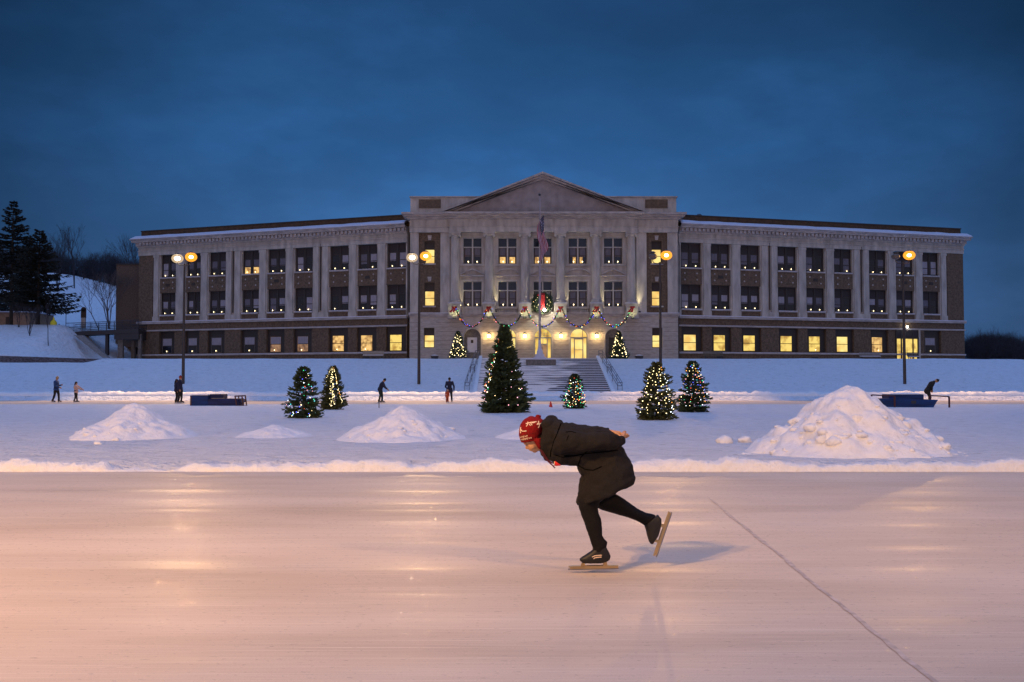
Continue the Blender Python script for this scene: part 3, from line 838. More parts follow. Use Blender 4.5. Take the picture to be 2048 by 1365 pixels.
for i, c in enumerate(arch):
    am = MB()
    for k in range(16):
        t0, t1 = PI*k/16, PI*(k+1)/16
        pts = [(c+r_*math.cos(t), zsp+r_*math.sin(t)) for r_, t in ((rA, t0), (rA+.17, t0), (rA+.17, t1), (rA, t1))]
        am.add([frC(x, .003, z) for x, z in pts] + [frC(x, .07, z) for x, z in pts], [(4,5,6,7), (0,1,5,4), (1,2,6,5), (2,3,7,6), (3,0,4,7)])
    for sx in (-1, 1):
        x0, x1 = sorted((c+sx*rA, c+sx*(rA+.17))); am.box((x0, 96.93, zg), (x1, 96.997, zsp))
    am.build('arch_surround', M['stone'], SCH)
    if i in (1, 2, 3):
        lit = 'centre doorway with a windowed double door' if i == 2 else 'arched doorway glowing yellow'
        f = MB(); d0, d1 = 97.34, 97.44
        f.box((c-rA, d0, zsp-.10), (c+rA, d1, zsp+.04))
        for x0, x1 in ((-rA, -rA+.07), (rA-.07, rA), (-.46, -.37), (.37, .46)): f.box((c+x0, d0, zg), (c+x1, d1, zsp-.101))
        if i != 2:
            f.box((c-.369, d0+.02, zg+.98), (c+.369, d1-.01, zg+1.04)); f.box((c-.369, d0+.02, zsp-.20), (c+.369, d1-.01, zsp-.102))
            f.box((c+.36, d0, zsp+.041), (c+.42, d1, zsp+rA*.88))
        else:
            f.box((c-.03, d0, zg), (c+.03, d1, zsp-.101)); f.box((c-.369, d0+.02, zg+1.5), (c+.369, d1-.01, zg+1.6))
            for k in range(4): f.box((c-.5+.3*k, d0+.01, zsp+.041), (c-.46+.3*k, d1-.01, zsp+.62))
            for k in range(2): f.box((c-.62, d0+.01, zsp+.2+.2*k), (c+.62, d0+.06, zsp+.25+.2*k))
        o = f.build('doorway', M['white_frame'], SCH); o['label'] = lit
        p = MB(); p.box((c-rA, 97.46, zg), (c+rA, 97.48, zsp+.0)); 
        vs_ = [(c+rA*math.cos(PI*k/16), 97.46, zsp+rA*math.sin(PI*k/16)) for k in range(17)]
        p.add(vs_, [tuple(range(17))]); p.build('pane', M['lit_bright'] if i != 2 else M['lit'], o)
        if i == 2:
            q = MB()
            for sx in (-1, 1): q.box((c+.03 if sx > 0 else c-.37, 97.41, zg+.02), (c+.37 if sx > 0 else c-.03, 97.43, zg+1.5))
            q.build('door_leaf', M['lit_dim'], o)
    else:
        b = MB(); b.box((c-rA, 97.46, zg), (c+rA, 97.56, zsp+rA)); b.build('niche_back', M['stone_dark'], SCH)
        dz = zc(675)
        d = MB(); x0, x1 = (X(934.5), X(954)) if i == 0 else (X(1218), X(1237)); d.box((x0, 97.38, zc(705)), (x1, 97.455, dz))
        o = d.build('door', M['door_white'] if i == 0 else M['frame'], SCH); o['label'] = 'white door with a small dark window' if i == 0 else 'dark door half hidden by a lit tree'
        if i == 0:
            w = MB(); w.box((c-.16, 97.36, dz-.55), (c+.08, 97.378, dz-.25)); w.build('door_window', M['frame'], o)
        w = MB(); w.box((x0-.15, 97.2, zg), (x1+.15, 97.45, zc(706))); w.build('door_step', M['concrete'], o)
# square ground windows + side bays with brick
for k, (a, b, z0, z1) in enumerate(sq):
    window_unit(frC, a, b, z0, z1, -.3, 'bright', 'ground-floor window lit bright yellow', sashes=1)
zpt = z_cap
for k, (ba, bb, wa, wb, oa, ob) in enumerate(((837, 880.5, 848.3, 869, 819.5, 899.5), (1293.5, 1335.5, 1304, 1324.5, 1272.5, 1356))):
    A, B, a, b = X(ba), X(bb), X(wa), X(wb)
    w1 = (a, b, zc(612), zc(565)); w2 = (a, b, zc(527), zc(482))
    w = MB(); wall(frC, A, B, zc(628.5)+.1, zpt, [w1, w2], -.18, -.6, w); w.build('brick_bay', M['brick'], SCH)
    p = MB(); p.box((X(oa), 97.0, zbelt+.05), (A, 97.6, zpt)); p.box((B, 97.0, zbelt+.05), (X(ob), 97.6, zpt)); 
    p.box((X(oa), 97.0, zbelt+.05), (X(oa)+.02, 99.2, zpt)); p.build('corner_pilaster', M['stone'], SCH)
    for w_, l in ((w1, 'middle-floor window lit bright yellow'), (w2, 'top-floor window lit bright yellow')):
        window_unit(frC, *w_, -.5, 'bright', l, sashes=1)
        s_ = MB(); s_.box((w_[0]-.12, 96.92, w_[2]-.14), (w_[1]+.12, 97.3, w_[2]-.01)); so = s_.build('sill', M['cornice'], SCH)
        kx = (w_[0]+w_[1])/2
        ks = MB(); ks.add([(kx-.13, 97.12, w_[3]+.10), (kx+.13, 97.12, w_[3]+.10), (kx+.2, 97.12, w_[3]+.55), (kx-.2, 97.12, w_[3]+.55), (kx-.13, 97.18, w_[3]+.10), (kx+.13, 97.18, w_[3]+.10), (kx+.2, 97.18, w_[3]+.55), (kx-.2, 97.18, w_[3]+.55)],
                          [(0,1,2,3), (0,4,5,1), (1,5,6,2), (2,6,7,3), (3,7,4,0)]); ks.build('keystone', M['cornice'], SCH)
# portico windows
for i, (a, b) in enumerate(bays):
    for fl, z0, z1 in ((2, z2b, z2t), (1, z1b_, z1t)):
        f = MB(); m_ = (a+b)/2; d0, d1 = 97.36, 97.48
        zt_ = z1 - (z1-z0)*.355
        for x0, x1 in ((a, a+.06), (b-.06, b), (m_-.07, m_+.07)): f.box((x0, d0, z0), (x1, d1, z1))
        for x0, x1 in ((a+.06, m_-.07), (m_+.07, b-.06)):
            f.box((x0, d0, zt_-.05), (x1, d1, zt_+.05)); f.box((x0, d0, z0), (x1, d1, z0+.05)); f.box((x0, d0, z1-.05), (x1, d1, z1))
        o = f.build('window', M['white_frame'], SCH)
        p = MB(); p.box((a+.06, 97.5, z0), (b-.06, 97.52, z1)); p.build('pane', M['pane'], o)
        s_ = MB()
        for x0, x1 in ((a+.06, m_-.07), (m_+.07, b-.06)):
            for u0, u1 in ((x0, x0+.12), (x1-.12, x1)): s_.box((u0, 97.42, z0+.051), (u1, 97.47, zt_-.051))
            s_.box((x0+.12, 97.42, (z0+zt_)/2-.03), (x1-.12, 97.47, (z0+zt_)/2+.03))
        s_.build('sash', M['frame'], o)
        s_ = MB()
        for x0, x1 in ((a+.19, m_-.20), (m_+.20, b-.19)): s_.box((x0, 97.485, (z0+zt_)/2-.1 if fl == 2 else z0+.35), (x1, 97.498, zt_-.06))
        s_.build('blind', M['blind_dim'], o)
        if fl == 2 and i in (1, 2, 3):
            for q, (x0, x1) in enumerate(((a+.19, m_-.20), (m_+.20, b-.19))):
                if i == 3: x0 = (x0+x1)/2 if q == 0 else x0; x1 = x1 if q == 0 else (x0+x1)/2
                s_ = MB(); s_.box((x0, 97.485, z0+.1), (x1, 97.497, (z0+zt_)/2-.12)); s_.build('lit_pane', M['lit_orange'], o)
            o['label'] = 'top-floor window with orange light low behind its sashes'
        for e, cx in ((0, (a+m_)/2+.05), (1, (m_+b)/2-.02)):
            candles.append((Vector((cx, 97.25, z0+.06)), 'candle light, %s half of the %s-floor window between %s and %s columns' % ('left' if e == 0 else 'right', 'top' if fl == 2 else 'middle', ORD[i], ORD[i+1]), 1.15))
        # moulded surround and sill
        s_ = MB()
        for x0, x1 in ((a-.16, a-.002), (b+.002, b+.16)): s_.box((x0, 97.07, z0), (x1, 97.148, z1+.0))
        s_.box((a-.16, 97.07, z1+.002), (b+.16, 97.148, z1+.16)); s_.box((a-.28, 96.98, z0-.18), (b+.28, 97.148, z0-.05))
        s_.build('window_surround', M['stone'], SCH)
    # hoods: triangular on 1,3,5, curved on 2,4
    hd = MB(); c = (a+b)/2; hw = X(965)-X(944.5)+.18; zb_ = zc(551); zt_ = zc(539.5)
    hd.box((c-hw, 96.86, zb_-.10), (c+hw, 97.148, zb_+.02))
    npt = 12; top = []
    for k in range(npt+1):
        t = k/npt; x = c-hw+2*hw*t
        zz = zb_ + (zt_-zb_)*(1-abs(2*t-1)) if i % 2 == 0 else zb_ + (zt_-zb_)*math.sqrt(max(0, 1-(2*t-1)**2))**1.1
        top.append((x, zz))
    for k in range(npt):
        (x0, za), (x1, zb2) = top[k], top[k+1]
        hd.add([(x0, 96.86, za+.02), (x1, 96.86, zb2+.02), (x1, 96.86, zb2+.13), (x0, 96.86, za+.13), (x0, 97.148, za+.02), (x1, 97.148, zb2+.02), (x1, 97.148, zb2+.13), (x0, 97.148, za+.13)],
               [(0,1,2,3), (3,2,6,7), (0,4,5,1), (4,7,6,5), (0,3,7,4), (1,5,6,2)])
    hd.build('window_hood', M['cornice'], SCH)
    # balustrade under the middle-floor windows
    bl = MB(); bl.box((pil[i]+.68, 96.75, zc(617.5)), (pil[i+1]-.68, 96.98, zc(615.5))); bl.box((pil[i]+.68, 96.8, zc(628)), (pil[i+1]-.68, 97.0, zc(625)))
    if i % 2 == 1 or i == 2:
        nb = 11
        for k in range(nb):
            x = pil[i]+.85 + (pil[i+1]-pil[i]-1.7)*k/(nb-1)
            bl.lathe((x, 96.87, zc(625)), [(.05, 0), (.09, .10), (.04, .22), (.07, zc(617.5)-zc(625))], 8)
    else:
        bl.box((pil[i]+.68, 96.84, zc(625)), (pil[i+1]-.68, 96.95, zc(617.5)))
    bl.build('balustrade', M['stone'], SCH)
# columns on pedestals
for i, x in enumerate(pil):
    z0, z1 = zc(607), z_cap
    c = MB(); yc = 96.95
    prof = [(.56, 0), (.56, .12), (.50, .18), (.52, .28), (.44, .34)]
    Hc = z1-z0
    for k in range(9): prof.append((.43*(1-.13*(k/8)**1.6), .36+(Hc-.36-.62)*k/8))
    prof += [(.42, Hc-.60), (.42, Hc-.54), (.39, Hc-.52), (.41, Hc-.40), (.5, Hc-.30)]
    # flutes
    b = len(c.v); n = 48
    for r_, zz in prof:
        for k in range(n):
            th = 2*PI*k/n; fl = (1 - (.055 if k % 2 else 0)) if (.34 < zz < Hc-.61) else 1
            c.v.append((x+r_*fl*math.cos(th), yc+r_*fl*math.sin(th), z0+zz))
    for q in range(len(prof)-1):
        for k in range(n):
            c.f.append([b+q*n+k, b+q*n+(k+1) % n, b+(q+1)*n+(k+1) % n, b+(q+1)*n+k]); c.m.append(0)
    c.box((x-.56, yc-.48, z1-.30), (x+.56, 97.14, z1-.16)); c.box((x-.60, yc-.56, z1-.158), (x+.60, 97.14, z1-.002))
    for sx in (-1, 1): c.tube([(x+sx*.47, yc-.50, z1-.36), (x+sx*.47, yc+.1, z1-.36)], .13, 12)
    c.build('column', M['stone'], SCH)
    p = MB(); zp0, zp1 = zc(638), zc(608)
    p.box((x-.60, 96.42, zp0+.35), (x+.60, 97.13, zp1-.14)); p.box((x-.66, 96.36, zp1-.139), (x+.66, 97.13, zp1)); p.box((x-.66, 96.36, zp0), (x+.66, 97.0, zp0+.349))
    po = p.build('pedestal', M['stone'], SCH)
    q = MB(); q.box((x-.64, 96.38, zp1+.003), (x+.64, 97.1, zp1+.07)); q.build('snow_cap', M['ledge_snow'], po)
bl = MB(); bl.box((xl-.12, 96.84, zbelt-.05), (xr+.12, 97.5, zbelt+.12)); 
bl.box((xl-.06, 96.9, zbelt-.20), (xr+.06, 97.4, zbelt-.051)); bo = bl.build('belt_course', M['cornice'], SCH)
sn = MB(); sn.box((xl-.10, 96.86, zbelt+.123), (xr+.10, 97.3, zbelt+.18)); sn.build('snow_cap', M['ledge_snow'], bo)
# entablature
e = MB()
e.box((xl-.02, 96.78, z_cap+.002), (xr+.02, 116, z_ar)); e.box((xl-.06, 96.70, z_ar+.002), (xr+.06, 116, z_ar+.09)); e.box((xl-.02, 96.80, z_ar+.092), (xr+.02, 116, z_fr))
px0, px1 = X(899), X(1274)
e.box((px0, 96.45, z_cap+.004), (px1, 96.779, z_ar-.004)); e.box((px0-.05, 96.40, z_ar+.004), (px1+.05, 96.699, z_ar+.088)); e.box((px0, 96.48, z_ar+.094), (px1, 96.799, z_fr-.004))
e.build('entablature', M['stone'], SCH)
k = MB()
k.box((xl-.25, 96.50, z_fr+.002), (xr+.25, 116.1, z_fr+.2)); k.box((xl-.55, 96.20, z_fr+.202), (xr+.55, 116.2, z_fr+.40)); k.box((xl-.75, 95.95, z_fr+.402), (xr+.75, 116.3, z_ct))
k.box((px0-.2, 96.25, z_fr+.004), (px1+.2, 96.499, z_fr+.198)); k.box((px0-.4, 95.9, z_fr+.204), (px1+.4, 96.199, z_fr+.398)); k.box((px0-.6, 95.62, z_fr+.404), (px1+.6, 95.949, z_ct-.002))
q_ = int((px1-px0)/.42)
k.build('cornice', M['cornice'], SCH)
# attic blocks either side of the pediment
a = MB(); a.box((xl+.02, 97.05, z_ct+.002), (xr-.1, 99.4, z_at-.12)); a.box((X(898), 96.98, z_ct+.004), (X(1278), 97.049, z_at-.14))
ao = a.build('attic', M['stone'], SCH)
b = MB(); b.box((xl-.06, 96.9, z_at-.118), (xr+.02, 99.5, z_at)); b.build('coping', M['cornice'], ao)
for x0, x1 in ((837, 881), (1291.5, 1336.5)):
    b = MB(); b.box((X(x0), 96.96, zc(416.5)), (X(x1), 97.04, zc(399.5))); b.build('brick_panel', M['brick'], ao)
# pediment
apx, apz = X(1085), zc(349)
bl0, bl1 = X(884.5), X(1288.5)
t = MB(); D0, D1 = 96.5, 103
tz = z_ct+.003
t.add([(bl0+.7, D0, tz), (bl1-.7, D0, tz), (apx, D0, apz-.45), (bl0+.7, D1, tz), (bl1-.7, D1, tz), (apx, D1, apz-.45)], [(0,1,2), (3,5,4), (0,2,5,3), (1,4,5,2), (0,3,4,1)])
po = t.build('pediment', mat('tympanum', (.28, .25, .25), .85, nscale=1.5, namt=.2), SCH)
for sx, bx in ((-1, bl0), (1, bl1)):
    dx, dz = apx-bx, apz-z_ct
    ln = math.hypot(dx, dz); nx_, nz_ = -dz/ln*abs(dx)/dx, abs(dx)/ln
    def rp(u, o_, y): return (bx + dx*u + nx_*o_*(1 if dx > 0 else 1), y, z_ct + dz*u + nz_*o_)
    r_ = MB()
    for o0, o1, y0, tt in ((-.62, -.42, 96.2, .03), (-.418, -.2, 95.95, .015), (-.198, .0, 95.68, 0)):
        vs_ = []
        for y in (y0, D1):
            A = Vector(rp(tt, o0, y)); B = Vector(rp(1, o0, y)); Cc = Vector(rp(1, o1, y)); Dd = Vector(rp(tt, o1, y))
            # mitre at the ridge
            B.x = apx; B.z = apz - (-o0)*(1/nz_) ; Cc.x = apx; Cc.z = apz + o1*(1/nz_)
            A.z = max(A.z, z_ct+.004); 
            vs_ += [A, B, Cc, Dd]
        r_.add(vs_, [(0,1,2,3), (4,7,6,5), (0,4,5,1), (3,2,6,7), (0,3,7,4), (1,5,6,2)])
    r_.build('raking_cornice', M['cornice'], po)
    s_ = MB()
    us = [0, .14, .27]
    for k_ in range(2):
        A, B = rp(us[k_], .01, 95.75), rp(us[k_+1], .01, 95.75); Cc, Dd = rp(us[k_+1], .07, 96.6), rp(us[k_], .09, 96.6)
        s_.add([A, B, Cc, Dd], [(0,1,2,3)])
    s_.build('snow_cap', M['ledge_snow'], po, fix=False)
rf = MB(); rf.box((X(1419), 103, zw(429)), (X(1426), 103.4, zw(421))); rf.ball((X(1423.5), 103.2, zw(420)), (.34, .3, .3), 12, 8); tag(rf.build('roof_vent', M['metal']), 'dark round-topped vent on the roof of the right wing', 'roof vent')

# candles
cproto = None
for P, lab, sc in candles:
    if cproto is None:
        c = empty('candle_light', (0, 0, 0), lab, 'candle light', 'electric candles in the windows')
        MB().tube([(0, 0, -.04), (0, 0, .10)], .018, 6).build('stick', M['candle_base'], c)
        MB().ball((0, 0, .15), (.040, .040, .065), 8, 6).build('bulb', M['candle'], c, smooth=True)
        cproto = c
    else:
        c = copy_tree(cproto); c['label'] = lab
    c.location = P; c.scale = (sc, sc, sc)

# ------------------------------------------------------------------ lamps that light the place
def plight(name, loc, power, col, r=.15, parent=None):
    l = bpy.data.lights.new(name, 'POINT'); l.energy = power; l.color = col; l.shadow_soft_size = r
    o = bpy.data.objects.new(name, l); C.objects.link(o); o.location = loc
    if parent: o.parent = parent; o.matrix_parent_inverse = Matrix.Translation(-wloc(parent))
    return o
SOD = (1.0, .54, .19)
WARM = (1.0, .72, .45)
def street_lamp(px, Y, label, left, right, ztop, zb=.2, pw=(0, 0), x=None, aim=-1, arms=((-.58, -.02), (.52, .10))):
    B = at(px, 700, Y); bx = B.x if x is None else x
    t = empty('street_lamp', (bx, Y, zb), label, 'street lamp', 'tall lamps beside the skating track')
    MB().lathe((bx, Y, zb-.3), [(.17, 0), (.17, .9), (.13, 1.0), (.115, 4), (.075, ztop-.45-zb+.3)], 14).build('pole', M['pole'], t, smooth=False)
    a = MB()
    for sx, dz in arms:
        z0 = ztop-.55
        a.tube([(bx, Y, z0+.05), (bx+sx*.35, Y, z0-.02), (bx+sx*.8, Y, z0+.02), (bx+sx, Y, z0+.16), (bx+sx, Y, z0+.36)], .035, 8)
    a.build('arm', M['pole'], t)
    for i, ((sx, dz), kind) in enumerate(zip(arms, (left, right))):
        c = Vector((bx+sx, Y, ztop+dz))
        if kind == 'off':
            o = MB().ball(c + Vector((0, 0, .02)), (.34, .34, .26), 16, 10).build('globe', M['deadlamp'], t, smooth=True); o['label'] = 'unlit globe'
        else:
            o = MB().ball(c, (.17, .17, .13) if kind == 'sod' else (.23, .23, .17), 16, 10).build('globe', M['sodium' if kind == 'sod' else 'whitelamp'], t, smooth=True)
            o['label'] = 'orange glowing globe' if kind == 'sod' else 'white glowing globe'
            df = MB().ball(c, (.47, .47, .38), 18, 12).build('halo_shell', M['halo_orange' if kind == 'sod' else 'halo_white'], t, smooth=True)  # glowing shell paints the glare halo around the globe
        MB().lathe(c + Vector((0, 0, .30)), [(.24, 0), (.22, .06), (.10, .13), (.02, .15)], 14).build('lamp_cap', M['pole'], t)
        if kind != 'off' and pw[i]:
            l = bpy.data.lights.new('lamp_light', 'SPOT'); l.energy = pw[i]; l.color = SOD if kind == 'sod' else WARM
            l.spot_size = R(74 if aim < 0 else 136); l.spot_blend = .4 if aim < 0 else .85; l.shadow_soft_size = .14
            o = bpy.data.objects.new('lamp_light', l); C.objects.link(o); o.location = c + Vector((0, aim*.12, -.52))
            o.rotation_euler = (R(-57 if aim < 0 else 71), 0, 0)
            o.parent = t; o.matrix_parent_inverse = Matrix.Translation(-wloc(t))
    return t
zl = at(850, 515, 80).z
street_lamp(367, 80, 'tall lamp post on the far track, furthest left, white and orange globes both lit', 'white', 'sod', zl-.08, pw=(3800, 8500))
street_lamp(838, 80, 'tall lamp post left of the columned entrance, white and orange globes both lit', 'white', 'sod', zl, pw=(3800, 8500))
street_lamp(1321, 80, 'tall lamp post right of the columned entrance, only its orange globe lit', 'off', 'sod', zl+.06, pw=(0, 9500))
street_lamp(1808.5, 80, 'tall lamp post behind the blue platform with one orange globe lit', 'off', 'sod', zl+.06, pw=(0, 9500))
# the lamps on the near side of the track, beside the photographer
street_lamp(0, -1.4, 'near-side lamp post left of the photographer, both globes lit', 'sod', 'sod', 10.2, pw=(6400, 6800), x=-8.4, aim=1)
street_lamp(0, -1.4, 'near-side lamp post far to the left, both globes lit', 'sod', 'sod', 10.2, pw=(7500, 7500), x=-27, aim=1)
street_lamp(0, -1.4, 'near-side lamp post right of the photographer, one globe lit', 'off', 'sod', 10.2, pw=(0, 6400), x=12, aim=1)

# entrance lanterns
for i, px in enumerate((978, 1049.3, 1121.5, 1193)):
    x = X(px, 672)
    t = empty('wall_lantern', (x, 96.9, zc(675)), 'glowing wall lantern on the entrance wall, %s from the left' % ORD[i], 'wall lantern', 'lanterns between the entrance arches')
    z = zc(673)
    MB().ball((x, 96.62, z), (.15, .15, .20), 12, 10).build('glass', M['sconce'], t, smooth=True)
    MB().lathe((x, 96.62, z+.19), [(.20, 0), (.13, .10), (.03, .20)], 10).build('lamp_cap', M['metal'], t)
    MB().lathe((x, 96.62, z-.30), [(.03, 0), (.10, .09), (.11, .12)], 10).build('finial', M['metal'], t)
    m = MB(); m.box((x-.05, 96.62, z+.21), (x+.05, 97.0, z+.27)); m.build('bracket', M['metal'], t)
    for sx in (-.28, .28): plight('lantern_light', (x+sx, 96.6, z+.02), 26, (1, .66, .26), .08, t)
# floodlights under the pedestals, with added uplights beside the columns
for i, x in enumerate(pil):
    t = empty('flood_light', (x, 96.2, zc(636)), 'small floodlight under the %s column pedestal from the left' % ORD[i], 'floodlight', 'floodlights under the column pedestals')
    m = MB(); m.box((x-.16, 96.02, zc(637.5)-.05), (x+.16, 96.22, zc(637.5)+.08)); m.build('housing', M['metal'], t)
    m = MB(); m.box((x-.13, 96.05, zc(637.5)+.083), (x+.13, 96.19, zc(637.5)+.095)); m.build('lens', M['steel'], t)
    m = MB(); m.box((x-.03, 96.22, zc(637.5)-.02), (x+.03, 96.9, zc(637.5)+.03)); m.build('bracket', M['metal'], t)
    l = bpy.data.lights.new('flood_beam', 'SPOT'); l.energy = 34; l.color = (1, .98, .42); l.spot_size = R(95); l.spot_blend = .8; l.shadow_soft_size = .08
    o = bpy.data.objects.new('flood_beam', l); C.objects.link(o); o.location = (x, 95.85, zc(637.5)+.02); o.rotation_euler = (R(180-38), 0, 0)
    o.parent = t; o.matrix_parent_inverse = Matrix.Translation(-wloc(t))
    l = bpy.data.lights.new('added_column_beam', 'SPOT'); l.energy = (170, 300, 420, 170, 220, 320)[i]; l.color = (1, .86, .46); l.spot_size = R(62); l.spot_blend = .9; l.shadow_soft_size = .06  # uplight added to brighten the column beside it
    o = bpy.data.objects.new('added_column_beam', l); C.objects.link(o); o.location = (x+.80, 96.55, zbelt+.42); o.rotation_euler = (R(180-7), R(-11), 0)
    m = MB(); m.box((x+.70, 96.87, zbelt+.185), (x+.90, 97.0, zbelt+.34)); m.build('housing', M['metal'], t)  # housing added to go with the extra uplight
    o.parent = t; o.matrix_parent_inverse = Matrix.Translation(-wloc(t))
bx, bz = X(1088.5, 622), zc(622)
t = empty('flood_light', (bx, 96.3, bz), 'dazzling bare floodlight just below the wreath', 'floodlight')
MB().ball((bx, 96.2, bz), (.13, .08, .13), 12, 10).build('lens', M['spot'], t, smooth=True)
m = MB(); m.box((bx-.16, 96.29, bz-.14), (bx+.16, 96.5, bz+.14)); m.build('housing', M['metal'], t)
m = MB(); m.box((bx-.03, 96.5, bz-.05), (bx+.03, 96.95, bz)); m.build('bracket', M['metal'], t)
plight('flood_beam', (bx, 95.95, bz), 170, (1, .93, .68), .08, t)

# ------------------------------------------------------------------ wreath, garlands, bows
def tuft_ball(mb, p, s, rnd, n=5):
    for _ in range(n):
        d = Vector((rnd.gauss(0,1), rnd.gauss(0,1), rnd.gauss(0,1))).normalized()
        e = d.orthogonal().normalized() * s*.28
        mb.add([p - e, p + e, p + d*s + e*.3, p + d*s - e*.3], [(0,1,2,3)])
rg = random.Random(9)
wc = Vector((X(1084, 606), 96.55, zc(607))); wr = .80
t = empty('wreath', wc, 'large green wreath with a red ribbon over the centre entrance', 'wreath')
m = MB()
for k in range(900):
    a = rg.uniform(0, 2*PI); rr = wr + rg.gauss(0, .13)
    tuft_ball(m, wc + Vector((rr*math.cos(a), rg.gauss(0, .08), rr*math.sin(a))), .16, rg, 3)
m.build('greenery', M['fir'], t, fix=False)
for k in range(16):
    a = 2*PI*k/16 + rg.uniform(-.1, .1); rr = wr + rg.uniform(-.12, .12)
    MB().ball(wc + Vector((rr*math.cos(a), -.2, rr*math.sin(a))), .02, 6, 5).build('bulb', M['warm'], t)
m = MB()
rib = [(0, .95), (.05, .4), (.0, -.2), (.07, -.72)]
for off, w in ((-.06, .11), (.13, .09)):
    v = []
    for x, z in rib: v += [(wc.x + off + x - w, 96.28, wc.z + z), (wc.x + off + x + w, 96.26, wc.z + z)]
    m.add(v + [(a, b+.02, c) for a, b, c in v], [(2*i, 2*i+1, 2*i+3, 2*i+2) for i in range(3)] + [(8+2*i, 8+2*i+2, 8+2*i+3, 8+2*i+1) for i in range(3)])
m.build('ribbon', M['red'], t)
for sx in (-1, 1): MB().ball(wc + Vector((sx*.2 - .1, -.3, .75)), (.2, .09, .12), 10, 7).build('bow_loop', M['red'], t, smooth=True)
BC = ['blueb', 'redb', 'blueb', 'greenb', 'blueb', 'redb', 'orangeb', 'warm', 'blueb', 'pinkb']
bulb_me = {}
def bulb_mesh(c, r):
    k = (c, round(r, 3))
    if k not in bulb_me:
        me = MB().ball((0,0,0), r, 6, 4).mesh('bulb', True); me.materials.append(M[c]); bulb_me[k] = me
    return bulb_me[k]
def add_bulb(p, c, r, parent):
    o = bpy.data.objects.new('bulb', bulb_mesh(c, r)); C.objects.link(o); o.location = p
    o.parent = parent; o.matrix_parent_inverse = Matrix.Translation(-wloc(parent)); return o
zt_g, zb_g = zc(617), zc(655)
for i in range(5):
    A = Vector((pil[i] + .1, 96.15, zt_g)); B = Vector((pil[i+1] - .1, 96.15, zt_g))
    t = empty('garland', ((A.x+B.x)/2, 96.15, zb_g), 'swag of green garland with coloured lights, %s from the left' % ORD[i], 'garland', 'garlands hung between the column pedestals')
    m = MB(); path = []
    for k in range(61):
        u = k/60; q = 2*u-1
        zz = zt_g + (zb_g-zt_g)*(1-(abs(q)**2.0))*(1-.08*abs(q)) 
        path.append(Vector((A.x + (B.x-A.x)*(u + .035*math.sin(2*PI*u)*-1), 96.15 - .25*(1-q*q)*0, zz)))
    for p in path:
        for _ in range(4): tuft_ball(m, p + Vector((rg.gauss(0,.02), rg.gauss(0,.02), rg.gauss(0,.02))), .10, rg, 3)
    m.tube(path[::3], .035, 5)
    m.build('greenery', M['green'], t, fix=False)
    for k in range(2, 59, 2):
        if rg.random() < .1: continue
        col = rg.choice(BC)
        if i in (3, 4) and k > 20: col = rg.choice(['redb', 'orangeb', 'warm', 'blueb', 'greenb'])
        add_bulb(path[k] + Vector((rg.gauss(0, .07), -.09, rg.gauss(0, .07))), col, rg.choice([.022, .028, .036]), t)
for i, x in enumerate(pil):
    t = empty('bow', (x, 96.1, zt_g), 'red bow on the %s column pedestal from the left' % ORD[i], 'bow', 'red bows on the pedestals')
    for sx in (-1, 1):
        MB().ball((x+sx*.13, 96.12, zt_g+.05), (.14, .07, .09), 10, 7).build('loop', M['red'], t, smooth=True)
        m = MB(); sd = -1 if i < 3 else -1
        x0 = x + sx*.06 
        m.add([(x0-.07, 96.08, zt_g), (x0+.07, 96.08, zt_g), (x0+.10+sd*.25+sx*.1, 96.02, zt_g-.48), (x0-.08+sd*.25+sx*.1, 96.02, zt_g-.42), (x0-.07, 96.1, zt_g), (x0+.07, 96.1, zt_g), (x0+.10+sd*.25+sx*.1, 96.04, zt_g-.48), (x0-.08+sd*.25+sx*.1, 96.04, zt_g-.42)], [(0,1,2,3), (7,6,5,4), (0,4,5,1), (1,5,6,2), (2,6,7,3), (3,7,4,0)])
        m.build('tail', M['red'], t)
    MB().ball((x, 96.06, zt_g+.04), .08, 8, 6).build('knot', M['red'], t, smooth=True)

# ------------------------------------------------------------------ stairs, rails, flagpole
t = empty('entrance_stairs', ((STX0+STX1)/2, 84, .4), 'broad flight of snowy stone steps up to the entrance', 'stairs')
NS = 20
for k in range(NS):
    y0 = 77.6 + k*.68; z1 = .42 + (k+1)*.150
    mb = MB(); mb.box((STX0 - .0, y0, z1-.62), (STX1, y0+.9, z1)); so = mb.build('step', M['riser'], t)
    # snow lying deeper towards the left
    sn = MB(); nn = 60
    wv = []
    for q in range(nn+1):
        x = STX0 + (STX1-STX0)*q/nn
        left = 1 - ss(at(1118, 750, 84).x, at(1140, 750, 84).x, x + .8*math.sin(k*1.1) + (.9 if k < 8 else -.6))
        dp = .038 + .025*left + .008*noise.noise(Vector((x*1.6, k*3.1, 0)))
        ov = .01 + .04*left*(1+noise.noise(Vector((x*2.3, k*2.1, 4))))
        dr = (.0 + .05*left*(1 + 1.2*noise.noise(Vector((x*.9, k*1.7, 9)))))*(2.4 if k < 4 and left > .5 else 1)
        wv += [(x, y0-ov, z1-dr), (x, y0-ov, z1+dp*.7), (x, y0+.1, z1+dp), (x, y0+.69, z1+dp)]
    sn.add(wv, [(4*q+j, 4*q+4+j, 4*q+5+j, 4*q+1+j) for q in range(nn) for j in range(3)])
    sn.build('snow_cover', M['bank'], so, fix=False, smooth=False)
mb = MB(); mb.box((STX0, 77.6+NS*.68, 2.2), (STX1, 97.0, 3.43)); mb.build('landing', M['stone_dark'], t)
